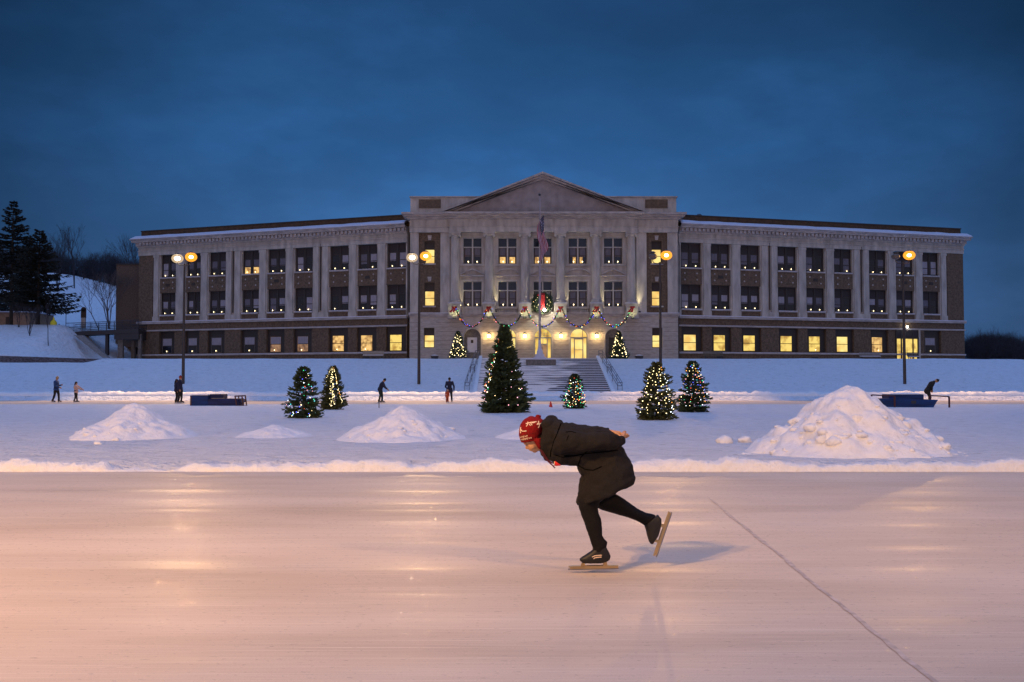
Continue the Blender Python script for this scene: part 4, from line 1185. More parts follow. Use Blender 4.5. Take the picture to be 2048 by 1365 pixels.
for sx, x in ((-1, STX0-.28), (1, STX1)):
    mb = MB(); v = []
    for y, z in ((77.0, .55), (91.3, 3.72)): v += [(x, y, z), (x+.28, y, z), (x, y, z-1.2), (x+.28, y, z-1.2)]
    mb.add(v, [(0,1,5,4), (2,6,7,3), (0,4,6,2), (1,3,7,5), (0,2,3,1), (4,5,7,6)])
    mb.build('side_wall', M['bank'], t)
for sx, x, lab in ((-1, STX0-.45, 'snowy pipe handrail down the left side of the steps'), (1, STX1+.32, 'pipe handrail of two loops down the right side of the steps')):
    r = empty('handrail', (x, 84, 2), lab, 'handrail')
    for u0, u1 in ((.02, .48), (.52, .98)):
        def Pn(u, dx, up): return (x + dx + sx*(1-u)*.35, 77.4 + 13.9*u, .75 + 3.0*u + up)
        for hgt in (.48, .22):
            MB().tube([Pn(u0, -.15, hgt), Pn(u1, -.15, hgt), Pn(u1, .2, hgt), Pn(u0, .2, hgt), Pn(u0, -.15, hgt)], .022, 6).build('rail', M['rail_blue'], r)
        for u in (u0, (u0+u1)/2, u1):
            for dx in (-.15, .2): MB().tube([Pn(u, dx, -.5), Pn(u, dx, .48)], .02, 6).build('post', M['rail_blue'], r)
# plinth block of the flagpole
bx0, bx1 = at(1052.5, 728, 87.4).x, at(1112, 728, 87.4).x
zt = at(1080, 719.5, 87.4).z
t = empty('flagpole', ((bx0+bx1)/2, 90, 3.4), 'tall pale flagpole on a stepped base above the stairs', 'flagpole')
mb = MB(); mb.box((bx0, 87.4, zt-1.3), (bx1, 92.4, zt)); mb.build('plinth', M['concrete'], t)
mb = MB(); mb.box((bx0-.04, 87.36, zt+.003), (bx1+.04, 92.4, zt+.07)); mb.build('snow_cap', M['ledge_snow'], t)
fx = at(1079.5, 700, 90).x; fz0 = zt+.07
mb = MB(); mb.box((fx-.55, 89.4, fz0+.003), (fx+.55, 90.6, fz0+.22)); mb.box((fx-.40, 89.6, fz0+.223), (fx+.40, 90.4, fz0+.46))
mb.lathe((fx, 90, fz0+.46), [(.30, 0), (.26, .30), (.17, .50), (.13, .95), (.10, 1.3)], 12); mb.build('stepped_base', M['ledge_snow'], t)
ft = at(1079, 392, 90).z
MB().lathe((fx, 90, fz0+1.6), [(.095, 0), (.09, 4), (.045, ft-fz0-1.6)], 10).build('pole', M['steel'], t)
MB().ball((fx, 90, ft+.1), .12, 12, 8).build('ball_finial', M['metal'], t, smooth=True)
MB().tube([(fx+.1, 89.93, fz0+2), (fx+.09, 89.93, ft-.2)], .012, 4).build('halyard', M['flagwhite'], t)
# flag hanging in folds
ztf, zbf = at(1079, 428, 90).z, at(1084, 525, 90).z
HO, FL = 2.3, zt*0 + (ztf-zbf)
NV, NU = 26, 34
def fp(u, v):
    # u along the fly, v down the hoist; the fly falls along the pole in folds
    tt = .24*v + .76*u
    z = ztf - FL*tt
    wd = .10 + .72*math.sin(PI*min(1, tt*.66 + .10))*(1 - .25*tt)
    x = fx - .30*math.sin(PI*min(1, tt*1.5)) + .05 + wd*(1-v) + .04*math.sin(v*8 + u*9)
    y = 89.80 + .15*math.sin(v*11 + u*5) + .07*math.cos(u*13 - v*4)
    return (x, y, z)
fv = [fp(i/NU, j/NV) for i in range(NU+1) for j in range(NV+1)]
ff, fmi = [], []
for i in range(NU):
    for j in range(NV):
        ff.append((i*(NV+1)+j, i*(NV+1)+j+1, (i+1)*(NV+1)+j+1, (i+1)*(NV+1)+j)); stripe = (j//2) % 2
        fmi.append(2 if (i/NU < .42 and j < 14) else (1 if stripe == 0 else 0))
fm = MB(); fm.add(fv, ff); fm.m = fmi
fo = fm.build('flag', [M['flagwhite'], M['flagred'], M['flagblue']], fix=False, smooth=True)
tag(fo, 'red, white and blue striped flag hanging limp from the flagpole', 'flag')
# white stars sewn on the canton
stv = MB()
for i in range(1, 11):
    for j in range(1, 10):
        if (i+j) % 2: continue
        u, v = .42*i/11, .538*j/10
        c = Vector(fp(u, v)); du = (Vector(fp(u+.01, v))-c).normalized(); dv = (Vector(fp(u, v+.01))-c); dv = (dv - du*dv.dot(du)).normalized(); nn = du.cross(dv)
        if nn.y > 0: nn = -nn
        pts = []
        for q in range(10):
            rr = .06 if q % 2 == 0 else .025
            pts.append(c + nn*.012 + (du*math.cos(PI*q/5) + dv*math.sin(PI*q/5))*rr)
        stv.add(pts, [tuple(range(10))])
so = stv.build('stars', M['flagwhite'], fo, fix=False)

# ------------------------------------------------------------------ trees
def conifer(name, base, H, Rm, seed, label, cat, group=None, nb=230, sp=34, L_=.10, prof=None, leaf='fir', trunk=.0, droop=-.1, lean=(0, 0), wdt=.16, z0f=.03, trr=.04):
    rnd = random.Random(seed)
    t = empty(name, base, label, cat, group)
    B = Vector(base)
    MB().tube([B + Vector((0, 0, -.1)), B + Vector((lean[0]*.5, lean[1]*.5, H*.5)), B + Vector((lean[0], lean[1], H*.97))], [trr, trr*.6, .008], 8).build('trunk', M['bark'], t)
    m = MB()
    pf = prof or (lambda q: (min(1, .72 + q*2.4) if q < .12 else 1) * (1 - q)**.82 + .02)
    for i in range(nb):
        q = z0f + (1-z0f) * (rnd.random()**1.25) if i > nb*.15 else z0f + (1-z0f)*(.6+.4*rnd.random())
        a = rnd.uniform(0, 2*PI)
        rl = Rm * pf(q) * rnd.uniform(.66, 1.22) * (1 + .26*noise.noise(Vector((math.cos(a)*1.5, math.sin(a)*1.5, q*6+seed))))
        c = B + Vector((lean[0]*q, lean[1]*q, q*H))
        up = droop + .55*q + rnd.uniform(-.12, .12)
        d = Vector((math.cos(a), math.sin(a), up)).normalized()
        tip = c + d*rl
        m.tube([c, c + d*rl*.5 + Vector((0, 0, -.03*rl)), tip], [.010*H*.4+.004, .006, .002], 3, cap=False)
        for k in range(sp):
            u = rnd.uniform(.18, 1.0)**.75
            p = c + d*rl*u + Vector((0, 0, -.06*rl*math.sin(PI*u)))
            side = Vector((-d.y, d.x, 0)).normalized() * rnd.choice((-1, 1)) * rnd.uniform(.1, .9)
            dd = (d*rnd.uniform(.5, 1.1) + side*(1.15-u*.5) + Vector((0, 0, rnd.uniform(-.35, .55)))).normalized()
            ll = L_*rnd.uniform(.6, 1.35)*(1.25-.45*q)
            w = dd.cross(Vector((rnd.gauss(0,1), rnd.gauss(0,1), rnd.gauss(0,1)))).normalized()*ll*wdt
            e = p + dd*ll
            m.add([p - w*.6, p + w*.6, p + dd*ll*.55 + w, e, p + dd*ll*.55 - w], [(0, 1, 2, 3, 4)])
    m.build('crown', M[leaf], t, fix=False)
    return t, pf
def string(base, H, Rm, pf, pts, label, group='strings of lights on the trees', r=.016, lean=(0,0), out=1.0):
    """pts: (q, azimuth deg (270 = towards the camera), colour)"""
    B = Vector(base)
    t = empty('light_string', B, label, 'string lights', group)
    rnd = random.Random(len(pts)*7 + int(H*100))
    ps = []
    for q, a, c in pts:
        q = min(max(q, .01), .995); a = R(a); rr = Rm*pf(q)*rnd.uniform(.86, 1.02)*out
        p = B + Vector((lean[0]*q + rr*math.cos(a), lean[1]*q + rr*math.sin(a), q*H + rr*.12)); ps.append(p)
        add_bulb(p, c, round(r*rnd.choice((.55, .7, .85, 1.0)), 4), t)
    m = MB()
    for i in range(len(ps)-1):
        if (ps[i]-ps[i+1]).length < H*.2: m.tube([ps[i], ps[i+1]], .003, 3, cap=False)
    if m.f: m.build('wire', M['fir'], t, fix=False)
    return t
def gpt(px, py): return at_ground(px, py, .12)
MULTI = ['redb', 'orangeb', 'greenb', 'white', 'warm', 'tealb', 'blueb', 'pinkb', 'orangeb', 'warm']
rl_ = random.Random(21)
GT = 'decorated fir trees on the infield'
# A : left, mixed lights at its right edge and foot
b = gpt(606, 838); HA, RA = 1.80, .66
pfb = lambda q: (1 if q > .22 else .66 + .34*math.sin(q/.22*PI/2)) * (1 - q)**.58 * 1.02 + .03
t, pf = conifer('christmas_tree', b, HA, RA, 1, 'bushy fir tree, leftmost on the infield, with mixed coloured lights', 'christmas tree', GT, nb=330, sp=30, L_=.105, prof=pfb)
pts = [(.02+.96*k/26, 300 + 32*math.sin(k*.9), rl_.choice(['white', 'tealb', 'blueb', 'warm', 'pinkb', 'redb', 'greenb'])) for k in range(26)]
pts += [(rl_.uniform(.03, .12), rl_.uniform(215, 345), rl_.choice(['white', 'tealb', 'blueb', 'warm'])) for k in range(22)]
pts += [(rl_.uniform(.2, .98), rl_.uniform(185, 330), rl_.choice(['redb', 'tealb', 'blueb', 'white', 'greenb', 'pinkb'])) for k in range(13)]
string(b, HA, RA, pf, pts, 'mixed coloured string lights on the leftmost infield tree')
# B
b = gpt(666, 820); HB, RB = 1.98, .60
t, pf = conifer('christmas_tree', b, HB, RB, 2, 'rounded fir tree with a golden cascade of lights down its front', 'christmas tree', GT, nb=300, sp=30, L_=.11, prof=pfb, leaf='fir_warm')
pts = [(1-.97*(k/54)**1.0 + rl_.uniform(-.01, .01), 262 + 16*(k/54) + rl_.uniform(-13, 13), 'warm') for k in range(54)]
pts += [(1-.9*k/20, 230 - 6*k + rl_.uniform(-5, 5), 'warm') for k in range(12)]
pts += [(1-.9*k/24, 290 + 1.8*k + rl_.uniform(-5, 5), rl_.choice(['warm', 'orangeb', 'warm'])) for k in range(24)]
string(b, HB, RB, pf, pts, 'golden string lights down the rounded tree behind the leftmost one', r=.019)
# C big
b = gpt(1008, 826); HC, RC = 3.66, .98
pfc = lambda q: (.74 + q*2 if q < .13 else 1) * ((1 - q)**.80*1.04) + .025
t, pf = conifer('christmas_tree', b, HC, RC, 3, 'tallest fir tree on the infield, in front of the stairs', 'christmas tree', GT, nb=760, sp=34, L_=.15, prof=pfc, trr=.06)
pts = []
for k in range(64):
    q = 1 - .8*k/64
    pts.append((q, 205 + 12*math.sin(k*1.3) + (40 if q > .9 else 0)*math.sin(k*2), ['redb', 'orangeb', 'warm', 'white', 'greenb', 'pinkb', 'orangeb', 'warm'][k % 8]))
pts += [(rl_.uniform(.05, .5), rl_.uniform(190, 345), rl_.choice(['white', 'warm', 'pinkb'])) for k in range(22)]
pts += [(1.0, 270, 'greenb'), (.97, 300, 'redb'), (.95, 280, 'greenb'), (.93, 310, 'redb')]
string(b, HC, RC, pf, pts, 'multicoloured string lights down the left edge of the tallest tree', r=.020)
# D small behind the skater
b = gpt(1150, 818.5); HD, RD = 1.62, .60
t, pf = conifer('christmas_tree', b, HD, RD, 4, 'small fir tree covered in dense multicoloured lights, in front of the right of the stairs', 'christmas tree', GT, nb=260, sp=28, L_=.105, prof=pfb)
pts = [(1-.97*((k/98)**.62), rl_.uniform(185, 355), rl_.choice(['orangeb', 'redb', 'greenb', 'warm', 'orangeb'] if rl_.random() < .55 else ['white', 'greenb', 'white', 'tealb', 'warm'])) for k in range(98)]
string(b, HD, RD, pf, pts, 'dense multicoloured string lights on the small tree by the stairs', r=.021)
# E
b = gpt(1313, 841); HE, RE = 1.93, .67
t, pf = conifer('christmas_tree', b, HE, RE, 5, 'fir tree with warm white lights, left one of the pair right of the stairs', 'christmas tree', GT, nb=340, sp=30, L_=.11, prof=pfb, leaf='fir_warm')
pts = []
for ln, a0 in enumerate((205, 235, 262, 292, 320, 345)):
    for k in range(16):
        pts.append((1-.97*(k+.5*(ln % 2)+rl_.uniform(-.35, .35))/16.5, a0 + rl_.uniform(-9, 9), 'warm' if a0 < 300 else rl_.choice(['white', 'white', 'warm', 'orangeb'])))
string(b, HE, RE, pf, pts, 'warm white string lights on the left tree of the right-hand pair', r=.017)
# F
b = gpt(1386, 825.5); HF, RF = 2.12, .70
t, pf = conifer('christmas_tree', b, HF, RF, 6, 'fir tree with multicoloured lights, right one of the pair right of the stairs', 'christmas tree', GT, nb=330, sp=30, L_=.115, prof=pfb)
pts = []
for ln, a0 in enumerate((195, 225, 255, 282, 312, 340)):
    for k in range(16):
        pts.append((1-.97*(k+.4*(ln % 2)+rl_.uniform(-.35, .35))/16.5, a0 + rl_.uniform(-10, 10), rl_.choice(MULTI)))
string(b, HF, RF, pf, pts, 'multicoloured string lights on the right tree of the right-hand pair', r=.018)
# G,H on the terrace
for px, seed, lab, lab2 in ((916, 7, 'small lit fir tree standing on the terrace left of the entrance', 'warm white string lights on the terrace tree left of the entrance'), (1237.5, 8, 'small lit fir tree standing on the terrace right of the entrance', 'warm white string lights on the terrace tree right of the entrance')):
    P = at(px, 718, 94.6); b = Vector((P.x, 94.6, 3.4)); HG = at(px, 664, 94.6).z - 3.4; RG = .92
    pfg = lambda q: (1-q)**.8*.98 + .03
    t, pf = conifer('christmas_tree', b, HG, RG, seed, lab, 'christmas tree', 'decorated fir trees on the terrace', nb=200, sp=26, L_=.17, prof=pfg)
    pts = [(1-.95*(k/56)**.75, rl_.uniform(180, 360), 'warm') for k in range(56)]
    string(b, HG, RG, pf, pts, lab2, r=.042)
# big spruces on the left bank
psp = lambda q: (1 - q)**.85*.95 + .02
def spruce(px, Y, pytop, R_, seed, lab, zb, lean=(0,0)):
    P = at(px, 650, Y); b = Vector((P.x, Y, zb)); Hh = at(px, pytop, Y).z - zb
    rnd = random.Random(seed)
    t = empty('spruce_tree', b, lab, 'spruce tree', 'dark spruces on the left bank')
    MB().tube([b + Vector((0, 0, -.4)), b + Vector((0, 0, Hh*.5)), b + Vector((0, 0, Hh*.99))], [.22, .14, .01], 8).build('trunk', M['bark'], t)
    m = MB(); nl = 34
    for li in range(nl):
        q = .17 + .82*(li/nl)**.95
        for k in range(9 if q < .8 else 6):
            a = rnd.uniform(0, 2*PI); rl = R_*psp((q-.17)/.83)*rnd.uniform(.6, 1.22)
            c = b + Vector((0, 0, (q + rnd.uniform(-.01, .01))*Hh))
            dr = -.25 + .9*max(0, q-.55)
            npt = 7; path = []
            for s_ in range(npt+1):
                u = s_/npt
                path.append(c + Vector((math.cos(a)*rl*u, math.sin(a)*rl*u, rl*(dr*u + .28*u*u))))
            m.tube(path[::2]+[path[-1]], [.05, .03, .02, .012, .006][:len(path[::2])+1], 3, cap=False)
            for s_ in range(46):
                u = rnd.uniform(.12, 1)**.8; p = c + Vector((math.cos(a)*rl*u, math.sin(a)*rl*u, rl*(dr*u+.28*u*u)))
                sd_ = Vector((-math.sin(a), math.cos(a), 0))*rnd.choice((-1, 1))
                dd = (Vector((math.cos(a), math.sin(a), 0))*rnd.uniform(.3, 1) + sd_*rnd.uniform(.2, 1)*(1.2-u) + Vector((0, 0, rnd.uniform(-.55, .2)))).normalized()
                ll = rnd.uniform(.22, .5)*(1.1-.45*q); w = Vector((rnd.gauss(0,1), rnd.gauss(0,1), rnd.gauss(0,1))).cross(dd).normalized()*ll*.16
                m.add([p - w*.6, p + w*.6, p + dd*ll*.5 + w, p + dd*ll, p + dd*ll*.5 - w], [(0,1,2,3,4)])
    m.build('crown', M['spruce'], t, fix=False)
spruce(22, 109, 398, 3.9, 31, 'tallest dark spruce on the bank at the left edge', h(-54.5, 109)-.1)
spruce(76, 107, 458, 4.0, 32, 'broad dark spruce right of the tallest one, close to the footbridge', h(-50.5, 107)-.1)
spruce(-25, 118, 440, 3.6, 33, 'dark spruce cut by the left edge of the photo', h(-60, 118)-.1)
spruce(52, 121, 470, 3.0, 34, 'shorter dark spruce standing behind the two largest', h(-58, 121)-.1)

def bare(mb, p, d, L0, r, depth, rnd, spread=.5, up=.15, n=3):
    q = p + d*L0
    mid = p + d*L0*.5 + Vector((rnd.gauss(0, .04), rnd.gauss(0, .04), 0))*L0
    mb.tube([p, mid, q], [r, r*.85, r*.7], n, cap=False)
    if depth == 0: return
    for k in range(rnd.choice((2, 3, 3))):
        dd = (d + Vector((rnd.gauss(0, spread), rnd.gauss(0, spread), rnd.gauss(0, spread*.5) + up))).normalized()
        s_ = p.lerp(q, rnd.uniform(.55, 1)) if k else q
        bare(mb, s_, dd, L0*rnd.uniform(.6, .85), r*.62, depth-1, rnd, spread, up, n)
def bare_tree(px, Y, pyb, pyt, seed, lab, stems=3, matn='birch', lean=0, name='bare_tree', depth=5, spread=.28, zb=None):
    P = at(px, pyb, Y); rnd = random.Random(seed); z = h(P.x, Y) - .15 if zb is None else zb
    b = Vector((P.x, Y, z)); Hh = at(px, pyt, Y).z - z
    t = empty(name, b, lab, name.replace('_', ' '), 'leafless trees and shrubs')
    m = MB(); c = MB()
    for s_ in range(stems):
        d = Vector((lean + rnd.uniform(-.22, .22)*(stems > 1), rnd.uniform(-.2, .2), 1)).normalized()
        top = b + d*Hh*.38; m.tube([b + Vector((rnd.uniform(-.15, .15), 0, 0)), b.lerp(top, .5), top], [.0095*Hh, .008*Hh, .007*Hh], 5)
        for k in range(3):
            dd = (d + Vector((rnd.gauss(0, spread), rnd.gauss(0, spread), .25))).normalized()
            bare(c, top.lerp(b, rnd.uniform(0, .4)) if k else top, dd, Hh*.24, .005*Hh, depth-2, rnd, spread)
    m.build('trunk', M[matn], t); c.build('crown', M[matn], t, fix=False)
bare_tree(218, 112, 655, 545, 41, 'pale leafless birch clump rising behind the footbridge', stems=5, depth=6, spread=.35, zb=7.2)
bare_tree(199, 113, 642, 556, 42, 'thin leafless birch leaning left behind the footbridge', stems=1, lean=-.45, depth=6, spread=.4, zb=7.2)
bare_tree(38, 105, 668, 600, 43, 'dark leafless shrub under the tallest spruce', stems=4, matn='twig', name='bare_shrub', zb=6.7)
bare_tree(58, 102, 688, 608, 44, 'dark leafless shrub low on the snowy bank', stems=5, matn='twig', name='bare_shrub', lean=.05)
bare_tree(72, 106, 665, 610, 45, 'thin dark saplings between the two big spruces', stems=4, matn='twig', name='bare_shrub', zb=7)
bare_tree(96, 101, 694, 598, 46, 'single thin sapling standing in the snow of the bank', stems=1, matn='twig', name='bare_shrub', spread=.15)
bare_tree(150, 160, 520, 452, 47, 'tall leafless tree on the hill skyline, left', stems=2, matn='twig', depth=6)
bare_tree(266, 165, 560, 478, 48, 'tall leafless tree showing just above the brick annex', stems=3, matn='twig', depth=6)
bare_tree(118, 155, 520, 470, 49, 'leafless tree on the skyline just right of the spruces', stems=3, matn='twig', depth=6)
# woods on the hill crest and thicket at the right
rw = random.Random(77)
m = MB()
for k in range(520):
    px = rw.uniform(-30, 292); Y = rw.uniform(168, 190); P = at(px, 560, Y); z = h(P.x, Y)-.3
    yt = 508 + 12*noise.noise(Vector((px*.03, 0, 0))) + rw.uniform(-8, 14) - (34 if px < 130 else 0)*rw.random() - (10 if 190 < px < 250 else 0)
    Hh = max(2, at(px, yt, Y).z - z)*rw.choice((1, .9, .7, .5, .4)); b = Vector((P.x, Y, z))
    for s_ in range(2): bare(m, b, Vector((rw.gauss(0, .2), 0, 1)).normalized(), Hh*.34, .05, 4, rw, .45, .12)
tag(m.build('bare_woods', M['twig'], fix=False), 'dark leafless woods along the crest of the snowy hill', 'woods', kind='stuff')
m = MB()
for k in range(230):
    px = rw.uniform(1934, 2075); Y = rw.uniform(112, 128); P = at(px, 728, Y)
    yt = 660 + 10*noise.noise(Vector((px*.04, 2, 0))) + rw.uniform(-6, 14) + max(0, px-2010)*.45
    b = Vector((P.x, Y, 2.7)); Hh = at(px, yt, Y).z-2.7
    for s_ in range(3): bare(m, b + Vector((rw.gauss(0, .4), 0, 0)), Vector((rw.gauss(0, .3), 0, 1)).normalized(), Hh*.33, .035, 4, rw, .5, .1)
tag(m.build('thicket', M['twig'], fix=False), 'dark leafless thicket beyond the right end of the school', 'thicket', kind='stuff')

# ------------------------------------------------------------------ left side: annex, footbridge, wall, small things
a0, a1 = at(232, 600, 113).x, at(283, 600, 113).x
t = empty('brick_annex', ((a0+a1)/2, 113, 7), 'plain windowless brick annex behind the left end of the school', 'annex')
mb = MB(); mb.box((a0, 113, 5.2), (a1+1.4, 124, at(255, 528, 113).z-.12)); mb.build('wall', M['brick_dark'], t)
mb = MB(); mb.box((a0-.06, 112.9, at(255, 528, 113).z-.118), (a1+1.4, 124.1, at(255, 528, 113).z)); mb.build('coping', M['frame'], t)
BY = 107.5
def bp(px, py, Y=BY): return at(px, py, Y)
x0, x1 = bp(131, 665).x, bp(277, 658).x; zl_, zr_ = bp(131, 664.5).z, bp(277, 658).z
t = empty('footbridge', ((x0+x1)/2, BY, 5), 'dark steel footbridge with railings from the bank to the school', 'footbridge')
mb = MB(); v = []
for x, z in ((x0, zl_), (x1, zr_)):
    v += [(x, BY, z), (x, BY+2.4, z), (x, BY, z-.42), (x, BY+2.4, z-.42)]
mb.add(v, [(0,1,5,4), (2,6,7,3), (0,4,6,2), (1,3,7,5), (0,2,3,1), (4,5,7,6)]); mb.box((bp(228, 660).x, BY+.05, zr_-1.15), (x1, BY+2.3, zr_-.43)); do = mb.build('deck', M['metal'], t)
mb = MB(); mb.add([(x0, BY+.1, zl_+.01), (x1, BY+.1, zr_+.01), (x1, BY+2.3, zr_+.05), (x0, BY+2.3, zl_+.05)], [(0,1,2,3)]); mb.build('snow_cover', M['ledge_snow'], do, fix=False)
for yy in (BY+.05, BY+2.35):
    mb = MB()
    for hh in (.95, .5, .15): mb.tube([(x0, yy, zl_+hh), (x1, yy, zr_+hh)], .03, 5)
    n_ = 54
    for k in range(n_+1):
        u = k/n_; mb.tube([(x0+(x1-x0)*u, yy, zl_+(zr_-zl_)*u), (x0+(x1-x0)*u, yy, zl_+(zr_-zl_)*u+.95)], .03 if k % 6 == 0 else .012, 4)
    mb.build('railing', M['metal'], t)
for px, w, yb in ((210, .30, 716), (237.5, .55, 718), (252, .35, 704), (276, .3, 718)):
    P = bp(px, 690); yy = BY+.4 if px != 252 else BY+1.9
    mb = MB(); mb.box((P.x-w/2, yy, 2.9), (P.x+w/2, yy+.4, zl_-.2)); mb.build('pier', M['concrete'] if px != 210 else M['metal'], t)
mb = MB(); mb.add([tuple(bp(148, 671, 106)), tuple(bp(165, 671, 106)), tuple(bp(217, 716, 104)), tuple(bp(205, 716, 104))] + [tuple(bp(148, 671, 106) + Vector((0, .5, 0))), tuple(bp(165, 671, 106) + Vector((0, .5, 0))), tuple(bp(217, 716, 104)+Vector((0, .5, 0))), tuple(bp(205, 716, 104)+Vector((0, .5, 0)))], [(0,1,2,3), (4,7,6,5), (0,4,5,1), (1,5,6,2), (2,6,7,3), (3,7,4,0)])
mb.build('abutment', M['stone_dark'], t)
# retaining wall
W0, W1 = at(-30, 715, 95).x, at(262, 722, 95).x
mb = MB(); v = []
for x, zt_ in ((W0, at(0, 711, 95).z), (W1, at(255, 720.5, 95).z)):
    v += [(x, 94.9, 2.6), (x, 95.35, 2.6), (x, 94.9, zt_), (x, 95.35, zt_)]
mb.add(v, [(0,4,6,2), (1,3,7,5), (2,6,7,3), (0,1,5,4), (0,2,3,1), (4,5,7,6)])
tag(mb.build('retaining_wall', mat('rubble_stone', (.075, .065, .07), .9, nscale=5, namt=.6, bump=.05, bscale=6, stretch=(1, 1, 2.5), col2=(.16, .15, .18))), 'low dark rubble retaining wall at the foot of the left bank', 'wall')
P = at(0, 655, 117)
t = empty('low_building', (P.x, 117, 7.3), 'low tan building behind the spruces at the left edge', 'building')
mb = MB(); mb.box((P.x-6, 117, 6.8), (at(60, 640, 117).x, 123, at(0, 625, 117).z)); mb.build('wall', M['tan'], t)
mb = MB(); mb.box((P.x-6.2, 116.8, at(0, 625, 117).z+.002), (at(60, 640, 117).x+.2, 123.2, at(0, 623, 117).z)); mb.build('roof', M['ledge_snow'], t)
mb = MB(); mb.box((at(12, 640, 117).x, 116.93, 7.6), (at(20, 640, 117).x, 116.997, 8.9)); mb.build('door', M['signwood'], t)
P = at(153, 645, 108.9)
t = empty('notice_board', (P.x, 110.6, 7.4), 'brown arched sign on a pale pedestal beside the footbridge', 'sign')
mb = MB(); mb.box((P.x-.27, 110.6, 8.4), (P.x+.27, 110.75, 9.35)); mb.tube([(P.x, 110.6, 9.35), (P.x, 110.75, 9.35)], .26, 14); mb.build('board', M['signwood'], t)
mb = MB(); mb.box((P.x-.22, 110.55, 7.2), (P.x+.22, 110.8, 8.398)); mb.build('pedestal', M['stone'], t)
P = at(107, 662, 106.3); z = h(P.x, 106.3)
t = MB().lathe((P.x, 106.3, z-.05), [(.32, 0), (.34, .3), (.24, .5), (.10, .62), (.07, .85), (.03, .9)], 12).build('hydrant_cover', M['yellow'], smooth=True)
tag(t, 'bright yellow domed cover in the snow near the footbridge', 'hydrant cover')
for px, py0, py1, nm, lab in ((118, 663, 648, 'gate_post', 'short dark post at the bank end of the footbridge'), (131.5, 664, 615, 'sign_pole', 'tall thin dark pole at the end of the footbridge')):
    A = at(px, py0, 107.2); B_ = at(px, py1, 107.2)
    mb = MB(); mb.lathe((A.x, 107.2, A.z-.5), [(.07 if nm == 'gate_post' else .035, 0), (.06 if nm == 'gate_post' else .03, B_.z-A.z+.4), (.02, B_.z-A.z+.5)], 10)
    tag(mb.build(nm, M['metal']), lab, 'post')

# benches and planters on the terrace
def bench(px0, px1, py, Y, lab, m, snow=True):
    x0, x1 = at(px0, py, Y).x, at(px1, py, Y).x; z = 3.42
    t = empty('park_bench', ((x0+x1)/2, Y, z), lab, 'bench', 'benches against the school wall')
    mb = MB()
    for k in range(3): mb.box((x0, Y+.35+.02*k, z+.50+.14*k), (x1, Y+.39+.02*k, z+.62+.14*k))
    mb.build('backrest', m, t)
    mb = MB()
    for k in range(3): mb.box((x0, Y-.10+.15*k, z+.40), (x1, Y+.03+.15*k, z+.45))
    so = mb.build('seat', m, t)
    if snow:
        mb = MB(); mb.box((x0+.05, Y-.09, z+.453), (x1-.05, Y+.33, z+.52)); mb.build('snow_cap', M['ledge_snow'], so)
    for x in (x0+.15, x1-.15):
        for yy in (Y-.05, Y+.33): mb = MB(); mb.box((x-.03, yy-.03, z-.1), (x+.03, yy+.03, z+.398 if yy < Y else z+.49)); mb.build('leg', M['metal'], t)
bench(725, 767, 715, 96.8, 'light wooden bench against the left wing wall', M['board'])
bench(1408, 1447, 714, 96.6, 'faded wooden bench against the inner end of the right wing', mat('faded_board', (.12, .10, .07), .8, nscale=5, namt=.3), False)
bench(1721, 1762, 716, 101.5, 'snow-covered bench near the outer end of the right wing', M['stone_dark'])
bench(1817, 1840, 716, 102.5, 'small dark bench in front of the lit side door', M['metal'])
for px0, px1, lab in ((862, 877, 'low dark planter left of the entrance with snow on top'), (1270, 1286, 'low dark planter right of the entrance with snow on top')):
    x0, x1 = at(px0, 716, 95.5).x, at(px1, 716, 95.5).x
    t = empty('planter', ((x0+x1)/2, 95.5, 3.4), lab, 'planter')
    mb = MB(); cx = (x0+x1)/2; hw = (x1-x0)/2
    v = [(cx+sx*w, 95.5+sy*w*.8, z) for z, w in ((3.4, hw*.75), (3.72, hw), (3.80, hw)) for sx, sy in ((-1,-1), (1,-1), (1,1), (-1,1))]
    mb.add(v, [(4*i+k, 4*i+(k+1) % 4, 4*i+4+(k+1) % 4, 4*i+4+k) for i in range(2) for k in range(4)] + [(8,9,10,11), (3,2,1,0)]); mb.build('box', M['metal'], t)
    MB().ball((cx, 95.5, 3.80), (hw*.95, hw*.75, .12), 12, 6).build('snow_cap', M['ledge_snow'], t, smooth=True)

# ------------------------------------------------------------------ blue boxes and rails on the infield
def rbox(a, b, m, name, parent, T=None): 
    mb = MB(); mb.box(a, b)
    me = mb.mesh(name); bm = bmesh.new(); bm.from_mesh(me); bmesh.ops.bevel(bm, geom=list(bm.edges), offset=.012, segments=2, affect='EDGES'); bm.to_mesh(me); bm.free()
    return link(name, me, m, parent)
Y = 52.3; q = lambda px, py=800: at(px, py, Y)
t = empty('blue_box', (q(410).x, Y, .12), 'tall blue painted wooden box on the infield, left', 'box')
rbox((q(381.5).x, Y, .05), (q(415.8).x, Y+1.2, q(390, 791.5).z), M['bluewood'], 'panel', t)
rbox((q(381.5).x-.03, Y-.02, .05), (q(383).x, Y-.003, q(390, 791.3).z), M['redsteel'], 'edge_strip', t)
rbox((q(382).x, Y+.02, q(390, 791.5).z+.003), (q(415).x, Y+1.18, q(390, 791.5).z+.05), M['ledge_snow'], 'snow_cap', t)
t = empty('blue_box', (q(450).x, Y, .12), 'long low blue box with a raised end, beside the tall blue box', 'box')
rbox((q(416).x, Y+.02, .05), (q(476).x, Y+1.2, q(430, 798).z), M['bluewood2'], 'panel', t)
rbox((q(416.3).x, Y+.3, q(430, 798).z+.003), (q(443).x, Y+1.1, q(430, 789).z), M['bluewood2'], 'raised_box', t)
rbox((q(476.2).x, Y+.1, q(480, 806).z), (q(481).x, Y+1.0, q(480, 799).z), M['bluewood2'], 'shelf', t)
